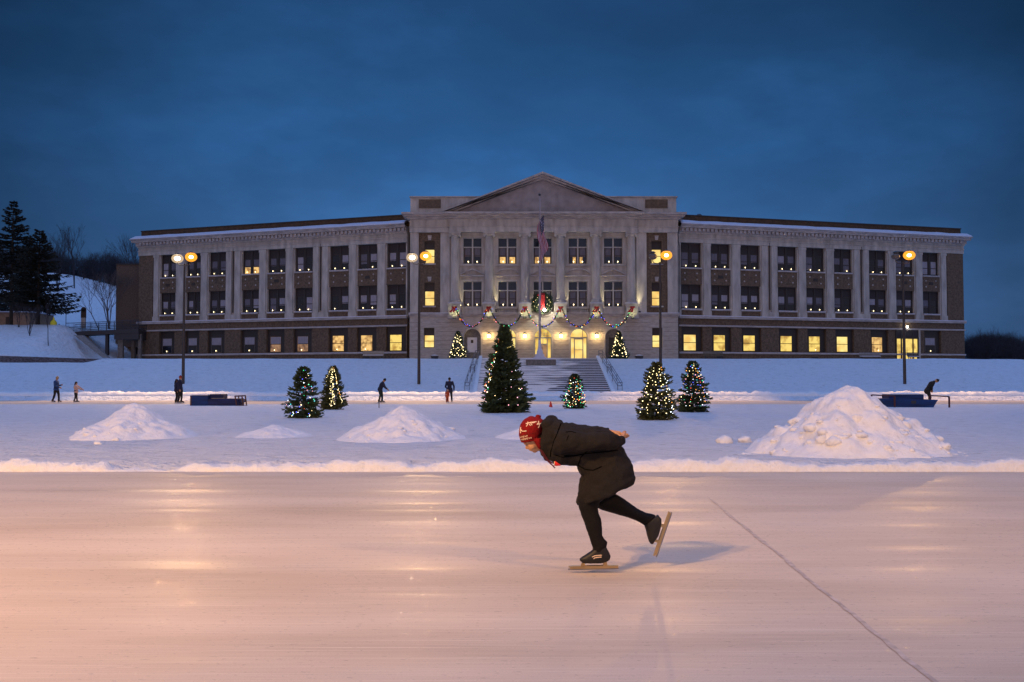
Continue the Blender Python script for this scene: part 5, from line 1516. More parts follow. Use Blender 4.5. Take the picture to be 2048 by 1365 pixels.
o = rbox((q(422).x, Y+.03, q(430, 798).z+.004), (q(447).x, Y+.28, q(430, 798).z+.03), M['board'], 'tray', t)
t = empty('hurdle', (q(482).x, Y, .12), 'dark red steel hurdle at the right end of the low blue box', 'hurdle')
for dy in (-.15, .5):
    mb = MB(); mb.tube([(q(476.5).x, Y-.1+dy, .1), (q(472.5).x, Y-.1+dy, q(480, 792.5).z)], .035, 6); mb.build('post', M['redsteel'], t)
    mb = MB(); mb.tube([(q(489.5).x, Y-.1+dy, .1), (q(486.5).x, Y-.1+dy, q(480, 792).z)], .035, 6); mb.build('post', M['redsteel'], t)
mb = MB(); mb.tube([(q(472).x, Y-.25, q(480, 792.5).z), (q(487).x, Y-.25, q(480, 792).z)], .03, 6); mb.tube([(q(472).x, Y+.4, q(480, 792.5).z), (q(487).x, Y+.4, q(480, 792).z)], .03, 6); mb.build('top_rail', M['redsteel'], t)
mb = MB(); mb.tube([(q(476).x, Y-.3, .14), (q(496).x, Y-.3, .14)], .025, 6); mb.build('foot_rail', M['redsteel'], t)
Y = 49.5; q = lambda px, py=800: at(px, py, Y)
t = empty('blue_platform', (q(1820).x, Y, .12), 'two-tier dark blue platform with a snowy top, right of the infield', 'platform')
v = []
zlo, zhi = .10, q(1800, 800).z
mb = MB(); v = [(q(1777).x, Y, zlo), (q(1866).x, Y, zlo), (q(1876).x, Y, zhi), (q(1760).x, Y, q(1760, 797.5).z)]
mb.add(v + [(a, b+1.6, c) for a, b, c in v], [(0,1,2,3), (7,6,5,4), (0,4,5,1), (1,5,6,2), (2,6,7,3), (3,7,4,0)]); mb.build('lower_tier', M['bluewood'], t)
rbox((q(1822).x, Y-.02, q(1820, 808).z), (q(1832).x, Y-.004, q(1820, 801.5).z), M['metal'], 'hatch', t)
rbox((q(1786).x, Y+.5, zhi+.003), (q(1856).x, Y+1.5, q(1800, 789.5).z), M['bluewood'], 'upper_tier', t)
MB().ball((q(1826).x, Y+1.0, q(1800, 789.5).z-.02), (.85, .45, .10), 24, 8).build('snow_cap', M['bank'], t, smooth=True)
mb = MB(); mb.ball((q(1800).x, Y+.25, zhi-.01), (.5, .2, .05), 16, 6); mb.build('snow_patch', M['bank'], t, smooth=True)
for lab, xa_, xb_, za_, zb_ in (('dark red steel rail at the left end of the blue platform', 1752, 1785.5, 790.5, 792.5), ('dark red steel rail at the right end of the blue platform', 1870, 1894, 792, 793.5)):
    t = empty('red_rail', (q((xa_+xb_)/2).x, Y, .12), lab, 'rail')
    A = (q(xa_).x, Y+.6, q(xa_, za_).z); B_ = (q(xb_).x, Y-.25, q(xb_, zb_).z)
    mb = MB(); mb.tube([A, B_], .03, 6); mb.build('top_rail', M['redsteel'], t)
    mb = MB(); mb.tube([A, (A[0], A[1], A[2]-.75)], .045, 6); mb.build('post', M['redsteel'], t)
    mb = MB(); mb.tube([B_, (B_[0], B_[1], .08)], .05, 6); mb.build('post', M['redsteel'], t)
P = gpt(1101.5, 815.5)
t = empty('traffic_cone', P, 'small orange-red traffic cone beside the skating track', 'traffic cone')
MB().lathe((P.x, P.y, .12), [(.095, 0.02), (.03, .30), (.02, .31)], 14).build('cone_body', M['cone'], t, smooth=True)
rbox((P.x-.13, P.y-.13, .11), (P.x+.13, P.y+.13, .138), M['cone'], 'base', t)
P = gpt(758, 817); tag(MB().lathe((P.x, P.y, .05), [(.02, 0), (.018, .36), (.004, .40)], 8).build('stake', M['signwood']), 'thin wooden stake in the snow below the skater in green trousers', 'stake')

# ------------------------------------------------------------------ hands and small figures
def hand(mb, wrist, fwd, pn, thumb=1, curl=.5, s=1.0, r0=1.0, spread=.0):
    fwd = Vector(fwd).normalized(); pn = Vector(pn); pn = (pn - fwd*pn.dot(fwd)).normalized(); side = fwd.cross(pn)
    w = Vector(wrist)
    for i in range(4):
        kx = (i-1.5)*.020*s
        k = w + fwd*(.082 - .004*abs(i-1.2))*s + side*kx
        mb.chain([w + side*kx*.55, k], [.017*s*r0, .0125*s*r0])
        L4 = [.070, .078, .073, .057][i if thumb > 0 else 3-i]*s
        p = k; d = (fwd + side*spread*(i-1.5)).normalized(); pts = [p]; rr = [.0105*s*r0]
        for j, fr_ in enumerate((.45, .31, .24)):
            ang = curl*(1 + .12*j)*(1 + .06*i); 
            d = (Matrix.Rotation(-ang, 3, side) @ d)
            if (d.dot(pn)) < (fwd.dot(pn)) and j == 0: d = Matrix.Rotation(2*ang, 3, side) @ d
            p = p + d*L4*fr_; pts.append(p); rr.append((.0098, .009, .0078)[j]*s*r0)
        mb.chain(pts, rr)
    a = w + fwd*.022*s - side*thumb*.022*s
    d1 = (fwd*.62 - side*thumb*.62 + pn*.35).normalized(); d2 = (fwd*.9 - side*thumb*.2 + pn*.45).normalized()
    b_ = a + d1*.036*s; c_ = b_ + d2*.030*s; e_ = c_ + (d2 + pn*.3).normalized()*.022*s
    mb.chain([a, b_, c_, e_], [.015*s*r0, .0125*s*r0, .011*s*r0, .009*s*r0])
def figure(name, loc, rz, label, J, cj, ct, ch, hat=True, scale=1.0, hair=None, jl=.12, group=None):
    """J: joints in metres for a 1.75 m adult: x forwards, y left, z up. Clothes are children."""
    t = empty(name, (0, 0, 0), label, 'person', group)
    g_ = lambda k: Vector(J[k])
    hd, nk, ch_, pv = g_('head'), g_('neck'), g_('chest'), g_('pelvis')
    face = (Vector(J.get('face', (1, 0, 0)))).normalized()
    upv = (hd - nk).normalized()
    b = MB()
    b.ball(hd, (.088, .078, .112), 16, 12); b.ball(hd + face*.03 - upv*.05, (.06, .055, .07), 14, 10)
    b.ball(hd + face*.10 - upv*.01, (.02, .012, .022), 8, 6)
    sd = upv.cross(face)
    for e in (-1, 1): b.ball(hd + sd*e*.08 - upv*.005, (.018, .012, .028), 8, 6)
    b.chain([hd - upv*.06, nk, ch_, (ch_+pv)/2, pv], [.055, .06, .12, .105, .12])
    for e in 'LR':
        b.chain([g_('sh'+e), g_('el'+e), g_('wr'+e)], [.055, .040, .026])
        b.chain([ch_ + (g_('sh'+e)-ch_)*.3, g_('sh'+e)], [.09, .058])
        b.chain([g_('hip'+e), g_('kn'+e), g_('an'+e)], [.085, .055, .036])
        b.chain([g_('an'+e), g_('an'+e) + Vector((.14, 0, -.04))], [.036, .028])
        f = (g_('wr'+e)-g_('el'+e)).normalized()
        hand(b, g_('wr'+e), f, Vector((0, 1 if e == 'R' else -1, -.2)), 1 if e == 'L' else -1, .35, 1.0, 1.15)
    bo = b.fuse('body', M['skin'], t, voxel=.011, it=2)
    for e in (-1, 1):
        MB().ball(hd + face*.082 + sd*e*.03 + upv*.012, .010, 8, 6).build('eye', M['frame'], bo)
    j = MB()
    j.chain([nk*.35 + ch_*.65, ch_, (ch_+pv)/2, pv - Vector((0, 0, jl*.4))], [.135, .165, .15, .165])
    j.chain([nk, ch_], [.075, .14])
    for e in 'LR':
        s0, e0, w0 = g_('sh'+e), g_('el'+e), g_('wr'+e)
        j.chain([ch_*.5 + s0*.5, s0, e0, e0.lerp(w0, .93)], [.11, .078, .06, .047])
        hp = g_('hip'+e)
        j.chain([pv, hp.lerp(g_('kn'+e), jl)], [.15, .125])
    j.fuse('jacket', cj, t, voxel=.016, it=4, bumps=.008)
    q = MB()
    for e in 'LR':
        q.chain([g_('hip'+e), g_('hip'+e).lerp(g_('kn'+e), .5), g_('kn'+e), g_('kn'+e).lerp(g_('an'+e), .45), g_('an'+e) + Vector((0, 0, .03))], [.11, .098, .074, .068, .056])
    q.ball(pv, .13, 12, 8)
    q.fuse('trousers', ct, t, voxel=.016, it=3, bumps=.006)
    for e in 'LR':
        a_ = g_('an'+e)
        k = MB(); k.chain([a_ + Vector((-.03, 0, .05)), a_ + Vector((-.04, 0, -.03))], [.055, .045]); k.chain([a_ + Vector((0, 0, -.03)), a_ + Vector((.16, 0, -.045))], [.045, .035])
        bt = k.fuse('skate', M['frame'], t, voxel=.012, it=2)
        k = MB(); x0 = a_.x; k.box((x0-.13, a_.y-.004, a_.z-.125), (x0+.24, a_.y+.004, a_.z-.095)); k.box((x0-.06, a_.y-.01, a_.z-.095), (x0-.02, a_.y+.01, a_.z-.06)); k.box((x0+.11, a_.y-.01, a_.z-.095), (x0+.15, a_.y+.01, a_.z-.06)); k.build('blade', M['steel'], bt)
    if hat:
        m = MB(); m.ball(hd + upv*.045, (.105, .095, .095), 18, 12); m.ball(hd + upv*.14, .03, 10, 8)
        m.fuse('hat', ch, t, voxel=.012, it=1)
    if hair is not None:
        m = MB(); m.chain([hd + upv*.04 - face*.02, hd - face*.06 - upv*.08, hd - face*.09 - upv*.22], [.095, .085, .06])
        if not hat: m.ball(hd + upv*.035 - face*.02, (.105, .095, .10), 16, 10)
        m.fuse('hair', hair, t, voxel=.013, it=1)
    t.location = loc; t.rotation_euler = (0, 0, rz); t.scale = (scale,)*3
    return t
STAND = dict(head=(.02, 0, 1.60), neck=(0, 0, 1.45), chest=(0, 0, 1.26), pelvis=(0, 0, .95), shL=(0, .19, 1.38), shR=(0, -.19, 1.38),
             elL=(-.03, .25, 1.10), elR=(-.03, -.25, 1.10), wrL=(.06, .25, .87), wrR=(.06, -.25, .87),
             hipL=(0, .10, .92), hipR=(0, -.10, .92), knL=(.05, .12, .52), knR=(.03, -.11, .52), anL=(-.02, .13, .125), anR=(-.02, -.12, .125))
def pose(**k): d = dict(STAND); d.update(k); return d
C_ = lambda n, c: mat(n, c, .85, nscale=14, namt=.3)
navy = C_('navy_cloth', (.010, .014, .045)); blue = C_('blue_cloth', (.012, .05, .17)); black = C_('black_cloth', (.010, .009, .010)); dkgreen = C_('dark_green_cloth', (.012, .022, .016))
pink = C_('pale_pink_knit', (.50, .34, .30)); redk = C_('red_knit', (.25, .02, .02)); orange = C_('orange_red_snowsuit', (.45, .07, .02)); brown = C_('dark_hair', (.015, .010, .008)); tanb = C_('tan_knit', (.35, .25, .14))
def fpx(px, pyf, Y): p = at(px, pyf, Y); return Vector((p.x, Y, 0))
figure('person', fpx(112, 803, 66.5), R(-5), 'adult skater in a blue jacket holding both arms forward, furthest left',
       pose(elL=(.02, .24, 1.12), elR=(.02, -.24, 1.12), wrL=(.27, .15, 1.16), wrR=(.30, -.14, 1.0), knL=(.10, .14, .52), knR=(-.02, -.14, .52), anL=(.12, .15, .125), anR=(-.14, -.16, .125), head=(.05, 0, 1.62)), blue, black, tanb, scale=.99)
figure('person', fpx(151.5, 803, 66.5), R(0), 'child skater in a pale pink sweater with one arm stretched out, beside the blue-jacketed adult',
       pose(elL=(.24, .22, 1.24), wrL=(.45, .22, 1.08), elR=(.20, -.24, 1.22), wrR=(.42, -.20, 1.10), knL=(.03, .06, .52), knR=(.0, -.06, .52), anL=(.09, .08, .125), anR=(-.08, -.08, .125), pelvis=(.03, 0, .95), chest=(-.03, 0, 1.24)), pink, black, brown, scale=.80, hat=False, hair=brown)
figure('person', fpx(352.5, 804, 65), R(20), 'long-haired skater in navy standing close behind a taller one in a red hat',
       pose(wrL=(.04, .22, .86), wrR=(.06, -.22, .86), anL=(.02, .10, .125), anR=(-.04, -.09, .125)), navy, black, navy, hat=False, hair=brown, scale=.90)
figure('person', fpx(359.5, 805, 64.4), R(-12), 'tall slim skater in navy with a red hat, next to the left lamp post',
       pose(wrL=(.05, .20, .86), wrR=(.08, -.20, .86), elL=(-.03, .2, 1.1), elR=(-.03, -.2, 1.1), anL=(.06, .10, .125), anR=(-.04, -.08, .125)), navy, black, redk, scale=1.02)
figure('person', fpx(761.5, 804, 65.5), R(-8), 'skater leaning forward in a dark jacket and green trousers with one hand held ahead',
       pose(head=(.24, 0, 1.50), neck=(.14, 0, 1.37), chest=(.08, 0, 1.20), pelvis=(-.06, 0, .92), shL=(.12, .19, 1.30), shR=(.12, -.19, 1.30), elL=(.22, .24, 1.06), elR=(.26, -.24, 1.08), wrL=(.40, .2, .90), wrR=(.46, -.2, .92),
            knL=(.06, .12, .50), knR=(.0, -.11, .52), face=(1, 0, -.3), hipL=(-.05, .1, .9), hipR=(-.05, -.1, .9), anL=(.06, .13, .125), anR=(-.08, -.12, .125)), navy, dkgreen, black, scale=.98)
figure('person', fpx(899, 804, 65.5), R(-88), 'adult skater in a dark coat facing the camera with a small child in front',
       pose(head=(.10, 0, 1.58), knL=(.05, .13, .52), knR=(.05, -.13, .52), anL=(.0, .16, .125), anR=(0, -.16, .125), wrL=(.05, .30, .84), wrR=(.22, -.12, .88), elR=(.05, -.27, 1.08), elL=(-.02, .30, 1.08)), navy, black, black, scale=.97, jl=.3)
figure('person', fpx(894.5, 804.5, 65.05), R(-90), 'tiny child in an orange-red snowsuit skating in front of the dark-coated adult',
       pose(), orange, orange, pink, scale=.50)
figure('person', fpx(1859, 800, 58.5), R(-10), 'person in dark clothes bending forward behind the blue platform',
       pose(head=(.42, 0, 1.46), neck=(.28, 0, 1.40), chest=(.12, 0, 1.26), pelvis=(-.14, 0, .88), shL=(.22, .17, 1.34), shR=(.22, -.17, 1.34), elL=(.10, .2, 1.08), elR=(.10, -.2, 1.08), wrL=(.12, .15, .90), wrR=(.12, -.15, .90),
            face=(.7, 0, -.7), hipL=(-.10, .1, .9), hipR=(-.10, -.1, .9), knL=(.03, .1, .5), knR=(.02, -.1, .5)), black, black, black, scale=.99)

# ------------------------------------------------------------------ the speed skater in front
DS = 7.88
def SP(px, py, d=0): return at(px, py, DS + d)
def ringpts(a, b, d, rd, n=28, sq=1.0):
    A, B = SP(a[0], a[1], d), SP(b[0], b[1], d); mid = (A+B)/2; v = (B-A)/2
    out = []
    for k in range(n):
        th = 2*PI*k/n; c, s_ = math.cos(th), math.sin(th)
        c = math.copysign(abs(c)**sq, c); s_ = math.copysign(abs(s_)**sq, s_)
        out.append(mid + v*c + Vector((0, rd*s_, 0)))
    return out
def lofts(mb, rs, n=28, sq=1.0): mb.loft([ringpts(*r, n=n, sq=sq) for r in rs], n)
hips = SP(1205, 960)
SK = empty('person', (hips.x, DS, 0), 'large foreground speed skater crouched in a dark hooded coat and red patterned hat', 'person')
coatm = mat('charcoal_wool_coat', (.0175, .0155, .0145), .95, nscale=220, namt=.5, bump=.0035, bscale=120, spec=.2)
seam_creasem = mat('black_seam_crease', (.002, .002, .002), 1.0, spec=0)
tightm = mat('black_tights', (.006, .005, .005), .8, nscale=60, namt=.3, spec=.25)
bootm = mat('black_boot', (.009, .008, .008), .55, nscale=40, namt=.3, bump=.001)
hatm = mat('red_knit_hat', (.21, .008, .008), .95, nscale=90, namt=.35, bump=.003, bscale=160, spec=.2)
knit = mat('cream_knit', (.80, .60, .42), .95, nscale=90, namt=.2)
skinm = mat('face_skin', (.52, .27, .13), .5, nscale=40, namt=.10, bump=.0008, bscale=200)
brass = mat('blade_tube_alloy', (.55, .40, .21), .34, metal=.8, nscale=8, namt=.15)
# body: one surface from head to feet
b = MB()
lofts(b, [((1044, 866), (1082, 852), 0, .070), ((1044, 878), (1083, 870), 0, .078), ((1048, 885), (1082, 880), 0, .074), ((1051.5, 890), (1081, 889), 0, .068), ((1054.5, 894.5), (1081, 895), 0, .060), ((1059, 898.5), (1079, 898.5), 0, .046), ((1065, 902), (1075, 901), 0, .028)])
b.ball(SP(1055, 893.5), (.018, .017, .020), 12, 8)      # bridge of the nose
b.ball(SP(1053.8, 896), (.014, .016, .013), 12, 8)    # tip
for e in (-1, 1): b.ball(SP(1056, 897.2, e*.012), .008, 8, 6)
b.ball(SP(1051, 886.5), (.018, .055, .014), 14, 8)      # brow
b.chain([SP(1060.2, 899.6, -.018), SP(1059.2, 899.4, 0), SP(1060.2, 899.6, .018)], [.0065, .008, .0065])
b.chain([SP(1063, 901, -.015), SP(1062, 901.4, 0), SP(1063, 901, .015)], [.0065, .008, .0065])
b.ball(SP(1069.5, 902), (.022, .022, .016), 12, 8)     # chin
for e in (-1, 1): b.ball(SP(1064, 893.5, e*.050), (.030, .022, .026), 12, 8)
b.chain([SP(1076, 888), SP(1100, 884), SP(1125, 884)], [.058, .062, .12])
b.chain([SP(1125, 886), SP(1160, 890), SP(1200, 908), SP(1215, 938)], [.115, .11, .11, .12])
b.chain([SP(1122, 878, -.13), SP(1186, 884, -.17), SP(1240, 880, -.085)], [.05, .035, .024])
b.chain([SP(1126, 868, .15), SP(1175, 864, .15), SP(1216, 865, .035)], [.045, .028, .022])
hand(b, SP(1218, 865.5, .02), Vector((1, -.10, -.17)), Vector((0, -.5, -1)), 1, .36, 1.02, 1.05)
hand(b, SP(1243, 880, -.075), Vector((.35, .85, .25)), Vector((-.7, .35, .2)), 1, .50, .95, 1.05)
hand_l = None
b.chain([SP(1218, 938, -.09), SP(1174, 1004, -.09), SP(1196, 1090, -.09), SP(1196, 1112, -.09)], [.085, .050, .030, .028])
b.chain([SP(1218, 938, .09), SP(1212, 1003, .09), SP(1298, 1040, .10), SP(1305, 1056, .10)], [.085, .046, .026, .024])
b.chain([SP(1196, 1112, -.09), SP(1170, 1122, -.09)], [.036, .022])
b.chain([SP(1306, 1052, .10), SP(1304, 1084, .10)], [.036, .020])
bodyo = b.fuse('body', skinm, SK, voxel=.0052, it=2)
for e in (-1, 1):
    eo = MB().ball(SP(1054.3, 889.6, e*.030), (.0095, .011, .0085), 12, 8).build('eye', mat('eye', (.05, .03, .02), .2), bodyo, smooth=True)
# leggings
l = MB()
lofts(l, [((1186, 935), (1246, 950), -.085, .08), ((1164, 985), (1218, 990), -.085, .08), ((1156, 1000), (1199, 1006), -.088, .083), ((1156.5, 1012), (1195.5, 1016), -.09, .078), ((1161, 1026), (1197, 1027), -.09, .072), ((1167, 1042), (1201.5, 1038), -.09, .070),
          ((1173, 1060), (1204, 1056), -.09, .064), ((1179, 1076), (1204.8, 1071), -.09, .056), ((1182.5, 1086), (1209, 1079), -.09, .052), ((1185, 1094), (1215, 1085), -.09, .05), ((1186, 1101), (1213, 1094), -.09, .048), ((1187, 1107), (1208, 1102), -.09, .045)])
lofts(l, [((1244, 938), (1190, 930), .085, .08), ((1234, 970), (1188, 990), .085, .085), ((1226, 986), (1189, 1014), .09, .094), ((1234, 990), (1204, 1020), .09, .080), ((1246, 997), (1222, 1025.5), .09, .074), ((1259, 1006), (1239, 1030.5), .09, .068),
          ((1276, 1018.5), (1258, 1036), .095, .060), ((1291, 1025.5), (1272, 1041.5), .10, .054), ((1306, 1029), (1284, 1047.5), .10, .048), ((1312, 1031), (1288, 1051), .10, .045)])
l.fuse('leggings', tightm, SK, voxel=.0065, it=3, bumps=.0025, bscale=14)
# boots
bt = MB()
lofts(bt, [((1187.5, 1095), (1211, 1090), -.09, .044), ((1184, 1101), (1214.5, 1098), -.09, .045), ((1176.5, 1106), (1219, 1106), -.09, .044), ((1166, 1112.5), (1221.5, 1113), -.09, .043), ((1158.5, 1118), (1220, 1119.5), -.09, .042), ((1160, 1123), (1216, 1123), -.09, .038), ((1167, 1126.5), (1206, 1126.5), -.09, .034)], sq=.9)
b1 = bt.fuse('boot', bootm, SK, voxel=.0055, it=2)
bt = MB()
lofts(bt, [((1316, 1029.5), (1290, 1048), .10, .042), ((1323, 1038.5), (1288.5, 1052), .10, .045), ((1323, 1050), (1292, 1062), .10, .044), ((1320, 1062), (1293.5, 1070), .10, .042), ((1317, 1072), (1296, 1078), .10, .040), ((1311, 1081), (1298, 1084), .10, .034), ((1306, 1088), (1301.5, 1088.5), .10, .02)], sq=.9)
b2 = bt.fuse('boot', bootm, SK, voxel=.0055, it=2)
def blade(boot, A, B, d, posts, up):
    """A toe end, B heel end of the blade, in photo pixels on the skater's plane"""
    a, c = SP(*A, d), SP(*B, d); u = (c-a).normalized(); v = Vector((-u.z, 0, u.x)); 
    if v.dot(SP(*up, d)-a) < 0: v = -v
    Lb = (c-a).length
    def T(x, y, z): p = a + u*x + v*z; return (p.x, p.y + y, p.z)
    m = MB(); m.box((.012, -.008, .010), (Lb-.004, .008, .030), T=T); m.tube([T(.0, 0, .028), T(Lb*.5, 0, .030), T(Lb, 0, .028)], .0075, 10)
    to = m.build('blade_tube', brass, boot)
    m = MB(); m.add([T(x, y, z) for y in (-.0013, .0013) for x, z in ((-.004, .002), (.02, 0), (Lb-.02, 0), (Lb+.002, .002), (Lb+.002, .014), (-.004, .014))], [(0,1,2,3,4,5), (11,10,9,8,7,6)] + [(k, (k+1) % 6, 6+(k+1) % 6, 6+k) for k in range(6)])
    m.build('blade', M['steel'], boot)
    for (px, py), w in posts:
        p = SP(px, py, d); x = (p-a).dot(u); z = (p-a).dot(v)
        m = MB(); m.add([T(x-w, -.012, .032), T(x+w, -.012, .032), T(x+w*.6, -.016, z), T(x-w*.6, -.016, z), T(x-w, .012, .032), T(x+w, .012, .032), T(x+w*.6, .016, z), T(x-w*.6, .016, z)], [(0,1,2,3), (7,6,5,4), (0,4,5,1), (1,5,6,2), (2,6,7,3), (3,7,4,0)])
        m.build('mount', brass, boot)
blade(b1, (1137, 1141.0), (1237, 1139.0), -.09, [((1166, 1126), .018), ((1210, 1122), .018)], (1190, 1110))
blade(b2, (1314.5, 1114.5), (1345, 1026), .10, [((1304, 1079), .012), ((1315, 1048), .014)], (1305, 1060))
# stripes on the near boot
bvh = None
def patch(target, polys_px, name, material, parent, dd=0, off=.0025, near=1.0):
    """flat shapes laid on a garment's surface: photo-plane outlines dropped onto the mesh"""
    me = target.data; vs_ = [v.co.copy() for v in me.vertices]; pl_ = [tuple(p.vertices) for p in me.polygons]
    bv = BVHTree.FromPolygons(vs_, pl_)
    m = MB(); 
    for poly in polys_px:
        pts = []
        for px, py in poly:
            P = SP(px, py, -.1); P.y = DS - near
            o = SP(px, py, dd)
            h_ = bv.ray_cast(Vector((o.x, DS-near, o.z)), Vector((0, 1, 0)))
            pts.append((h_[0] + h_[1]*off*(1 if h_[1].y < 0 else -1)) if h_[0] else None)
        if any(p is None for p in pts): continue
        bb = [p + Vector((0, .0015, 0)) for p in pts]; n = len(pts)
        m.add(pts + bb, [tuple(range(n)), tuple(range(2*n-1, n-1, -1))] + [(k, (k+1) % n, n+(k+1) % n, n+k) for k in range(n)])
    if m.f: return m.build(name, material, parent)
patch(b1, [[(1181, 1108.5), (1186, 1105.5), (1186.5, 1107), (1182, 1109.5)], [(1186, 1105.5), (1193, 1104.3), (1200.5, 1104.0), (1200.5, 1105.8), (1193, 1106.2), (1186.5, 1107)], [(1184, 1111.8), (1186, 1109.3), (1193, 1108), (1193.5, 1109.8), (1187, 1110.8), (1184.8, 1113)], [(1193, 1108), (1200, 1107.6), (1200, 1109.4), (1193.5, 1109.8)]], 'stripe', knit, b1)
# coat
c = MB()
lofts(c, [((1087, 846), (1081, 897), 0, .085), ((1091, 841), (1083, 905), 0, .115), ((1100, 838.5), (1090, 912), 0, .13), ((1112, 838.5), (1099, 918), 0, .145), ((1121, 842), (1110, 923), 0, .165), ((1127, 847.5), (1121, 928), 0, .185), ((1145, 849), (1138, 931), 0, .19), ((1162, 851), (1152, 929), 0, .185),
          ((1180, 853), (1158, 932), 0, .18), ((1205, 858), (1157, 935), 0, .175), ((1230, 866), (1156, 937), 0, .17), ((1243, 890), (1159, 944), 0, .175), ((1252, 908), (1165, 953), 0, .18), ((1260, 925), (1163, 964), 0, .185), ((1266, 940), (1158, 977), 0, .19), ((1269.5, 952), (1154.5, 993), 0, .195)], n=36, sq=.85)
hem = MB()
skirt = [((1252, 908), (1164, 952), 0, .18), ((1261, 928), (1160, 968), 0, .20), ((1269, 946), (1154.5, 986), 0, .215), ((1270.5, 953), (1153.5, 999), 0, .222), ((1262, 966), (1153.5, 1008), 0, .225)]
lofts(c, skirt, n=36, sq=.85)
# hood bulk at the nape
c.chain([SP(1096, 850, -.07), SP(1103, 845, 0), SP(1096, 850, .07)], [.045, .055, .045])
c.chain([SP(1090, 905, -.06), SP(1096, 913, 0), SP(1090, 905, .06)], [.028, .032, .028])
# near sleeve, far sleeve
lofts(c, [((1108, 860), (1106, 905), -.13, .07), ((1124, 860), (1120, 908), -.165, .075), ((1145, 865), (1142, 907), -.19, .068), ((1170, 868), (1168, 902), -.20, .062), ((1195, 869), (1193, 900), -.20, .058), ((1218, 869), (1216, 898), -.175, .054), ((1236, 870), (1232, 896.5), -.14, .052), ((1246, 871), (1243, 894), -.10, .048), ((1250.5, 872.5), (1249, 889), -.07, .036)], n=28)
lofts(c, [((1112, 850), (1112, 885), .12, .07), ((1140, 849), (1140, 880), .17, .07), ((1168, 851.5), (1166, 876), .185, .06), ((1190, 853), (1188, 874), .14, .058), ((1205, 854.5), (1203, 874), .08, .052), ((1218, 856.5), (1216, 873), .03, .044)], n=28)
coat = c.fuse('coat', coatm, SK, voxel=.0062, it=2, bumps=.020, bscale=7.5)
# hood and pocket seams, drawcord, and crease shade painted as thin black welts
def welt(pts, r=.004, near=1.0, name='seam', m_=None, par=None):
    me = coat.data; bv = BVHTree.FromPolygons([v.co.copy() for v in me.vertices], [tuple(p.vertices) for p in me.polygons])
    out = []
    for i in range(len(pts)-1):
        for k in range(6):
            u = k/6; px = pts[i][0]*(1-u)+pts[i+1][0]*u; py = pts[i][1]*(1-u)+pts[i+1][1]*u
            o = SP(px, py); h_ = bv.ray_cast(Vector((o.x, DS-near, o.z)), Vector((0, 1, 0)))
            if h_[0]: out.append(h_[0] + Vector((0, r*.55, 0)))
    if len(out) > 1: MB().tube(out, r, 6).build(name, m_ or seam_creasem, par or coat)
welt([(1121, 846), (1114, 862), (1106, 880), (1101, 900), (1100, 914)], .0055)
welt([(1170, 899), (1158, 912), (1154, 930)], .005)
welt([(1154, 928), (1168, 936), (1183, 937), (1203, 928)], .005)
welt([(1126, 909), (1145, 909), (1168, 904), (1193, 902), (1217, 900), (1234, 898)], .006); welt([(1128, 862), (1140, 861), (1150, 864)], .004); welt([(1134, 868), (1129, 880)], .004)  # sleeve and shoulder creases: their shade is painted as black lines
welt([(1110, 908), (1124, 912), (1142, 909), (1152, 907)], .0045)
MB().tube([SP(1154.5, 932, -.05), SP(1160, 943, -.06), SP(1165.5, 954, -.06)], .005, 6).build('drawcord', bootm, coat)
# hat
hm = MB()
lofts(hm, [((1042.5, 885.5), (1078, 879), 0, .092), ((1039.5, 878), (1081, 873), 0, .098), ((1037.5, 870), (1085, 866), 0, .102), ((1038, 860), (1088, 856), 0, .102), ((1040.5, 850), (1090, 848), 0, .098), ((1045, 842.5), (1089, 843), 0, .086), ((1050, 838), (1086, 839.5), 0, .068), ((1057, 834.8), (1080, 836.5), 0, .04), ((1061, 833.5), (1072, 835), 0, .015)], n=32)
hm.ball(SP(1063, 838), (.035, .03, .022), 12, 8)
hm.ball(SP(1076.5, 834.5), (.020, .022, .019), 12, 8); hm.ball(SP(1074, 832.8), .012, 8, 6); hm.ball(SP(1079.5, 833.5), .012, 8, 6)
for e in (-1, 1): lofts(hm, [((1066, 880), (1082, 876), e*.078, .016), ((1070, 887), (1083, 884), e*.076, .015), ((1074, 893), (1083, 891), e*.070, .013), ((1077.5, 899), (1082, 897.5), e*.062, .010)])
hato = hm.fuse('hat', hatm, SK, voxel=.0048, it=1, bumps=.002, bscale=18)
def seg(a, b_, w):
    ax_, ay = a; bx_, by = b_; L2 = math.hypot(bx_-ax_, by-ay) or 1; nx_, ny = -(by-ay)/L2*w/2, (bx_-ax_)/L2*w/2
    return [(ax_+nx_, ay+ny), (bx_+nx_, by+ny), (bx_-nx_, by-ny), (ax_-nx_, ay-ny)]
zz = lambda x, y: (1030 + x/16.06, 825 + y/16.06)
fig1 = [((345,355),(520,310)),((520,310),(680,290)),((420,330),(390,400)),((390,400),(360,440)),((500,330),(540,400)),((400,300),(430,330)),((540,330),(640,310)),((450,370),(500,410))]
fig2 = [((690,380),(800,350)),((800,350),(920,315)),((740,270),(750,340)),((760,350),(770,420)),((770,420),(730,480)),((820,370),(900,395)),((700,350),(760,330)),((840,330),(910,320))]
fig3 = [((165,560),(240,595)),((240,595),(370,580)),((180,600),(185,660)),((190,470),(180,540)),((180,540),(230,570))]
polys = []
for f_ in (fig1, fig2, fig3):
    for a, b_ in f_:
        for k in range(3):
            p0 = (a[0]+(b_[0]-a[0])*k/3, a[1]+(b_[1]-a[1])*k/3); p1 = (a[0]+(b_[0]-a[0])*(k+1)/3, a[1]+(b_[1]-a[1])*(k+1)/3)
            polys.append(seg(zz(*p0), zz(*p1), 1.7))
patch(hato, polys, 'knitted_figures', knit, hato)
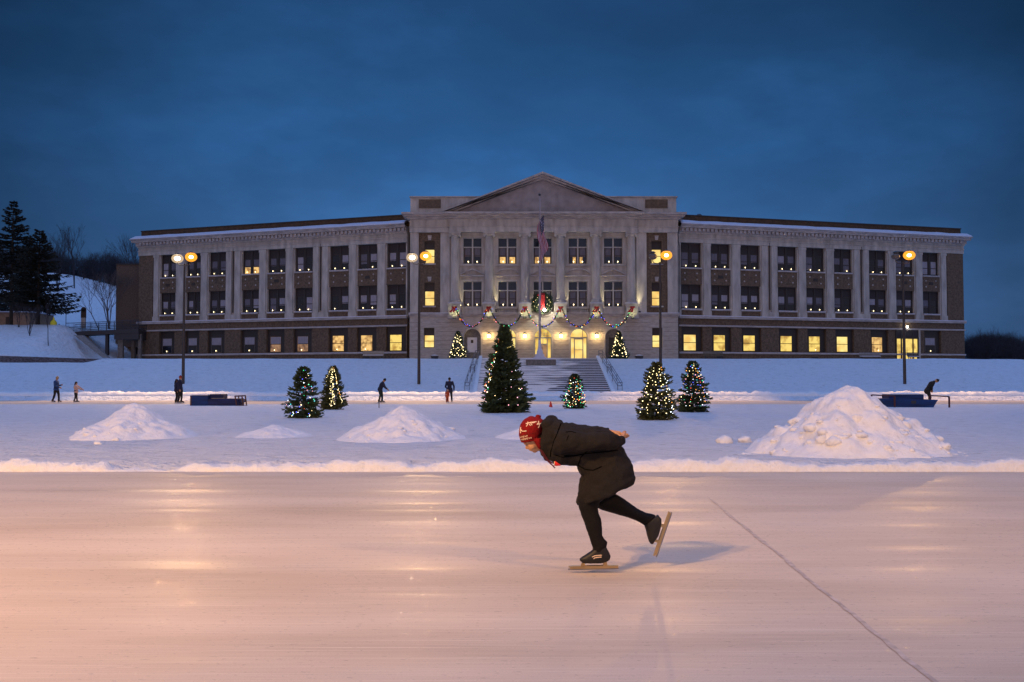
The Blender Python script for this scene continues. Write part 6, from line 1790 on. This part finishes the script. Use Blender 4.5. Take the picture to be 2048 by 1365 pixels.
# two rows of small knitted letter shapes round the brim
rows = []
rl2 = random.Random(4)
for (xa1, ya1, xb1, yb1, n_) in ((160, 800, 405, 735, 5), (190, 870, 535, 790, 6)):
    for k in range(n_):
        u = (k+.5)/n_; cx, cy = xa1+(xb1-xa1)*u, ya1+(yb1-ya1)*u; w = 17
        glyph = [[((-w,-26),(-w,22)), ((-w,-22),(w,-22)), ((-w,0),(w*.6,0)), ((-w,20),(w,20))], [((-w,-26),(-w,22)), ((w,-26),(w,22)), ((-w,-2),(w,-2))], [((0,-26),(0,22)), ((-w,-22),(w,-22))], [((-w,-24),(0,20)), ((0,20),(w,-24))], [((-w,24),(0,-24)), ((0,-24),(w,24)), ((-w*.5,6),(w*.5,6))]][rl2.randrange(5)]
        for a, b_ in glyph: rows.append(seg(zz(cx+a[0], cy+a[1]), zz(cx+b_[0], cy+b_[1]), .75))
patch(hato, rows, 'knitted_lettering', knit, hato)
patch(hato, [seg(zz(150+60*k, 735-12*k), zz(150+60*(k+1), 735-12*(k+1)), .5) for k in range(9)] + [seg(zz(180+60*k, 905-11*k), zz(180+60*(k+1), 905-11*(k+1)), .6) for k in range(7)], 'dark_band', mat('dark_red_knit', (.10, .005, .005), .95), hato)
cm = mat('dark_red_cord', (.10, .006, .014), .8)
for i, pts in enumerate(([(1080, 899), (1085, 908), (1091, 918), (1099, 926), (1105, 931), (1110, 936.5)], [(1083, 900), (1088, 908), (1095, 919), (1103, 926), (1108, 927)])):
    MB().tube([SP(px, py, -.09 + .01*i) for px, py in pts], [.005]*len(pts), 8).build('tie_cord', cm, hato, smooth=True)
tg = MB(); lofts(tg, [((1109, 923), (1108, 932), -.10, .006), ((1113, 922.5), (1113, 932.5), -.10, .008), ((1119, 926), (1119, 932), -.10, .008), ((1122, 928), (1121, 932), -.10, .006)], n=12); tg.build('red_toggle', mat('bright_red_felt', (.75, .02, .015), .6), hato, smooth=True)
tg = MB(); lofts(tg, [((1108, 924), (1107.5, 931.5), -.105, .005), ((1109.5, 924), (1109.3, 931.5), -.105, .005)], n=8); tg.build('toggle_edge', knit, hato)
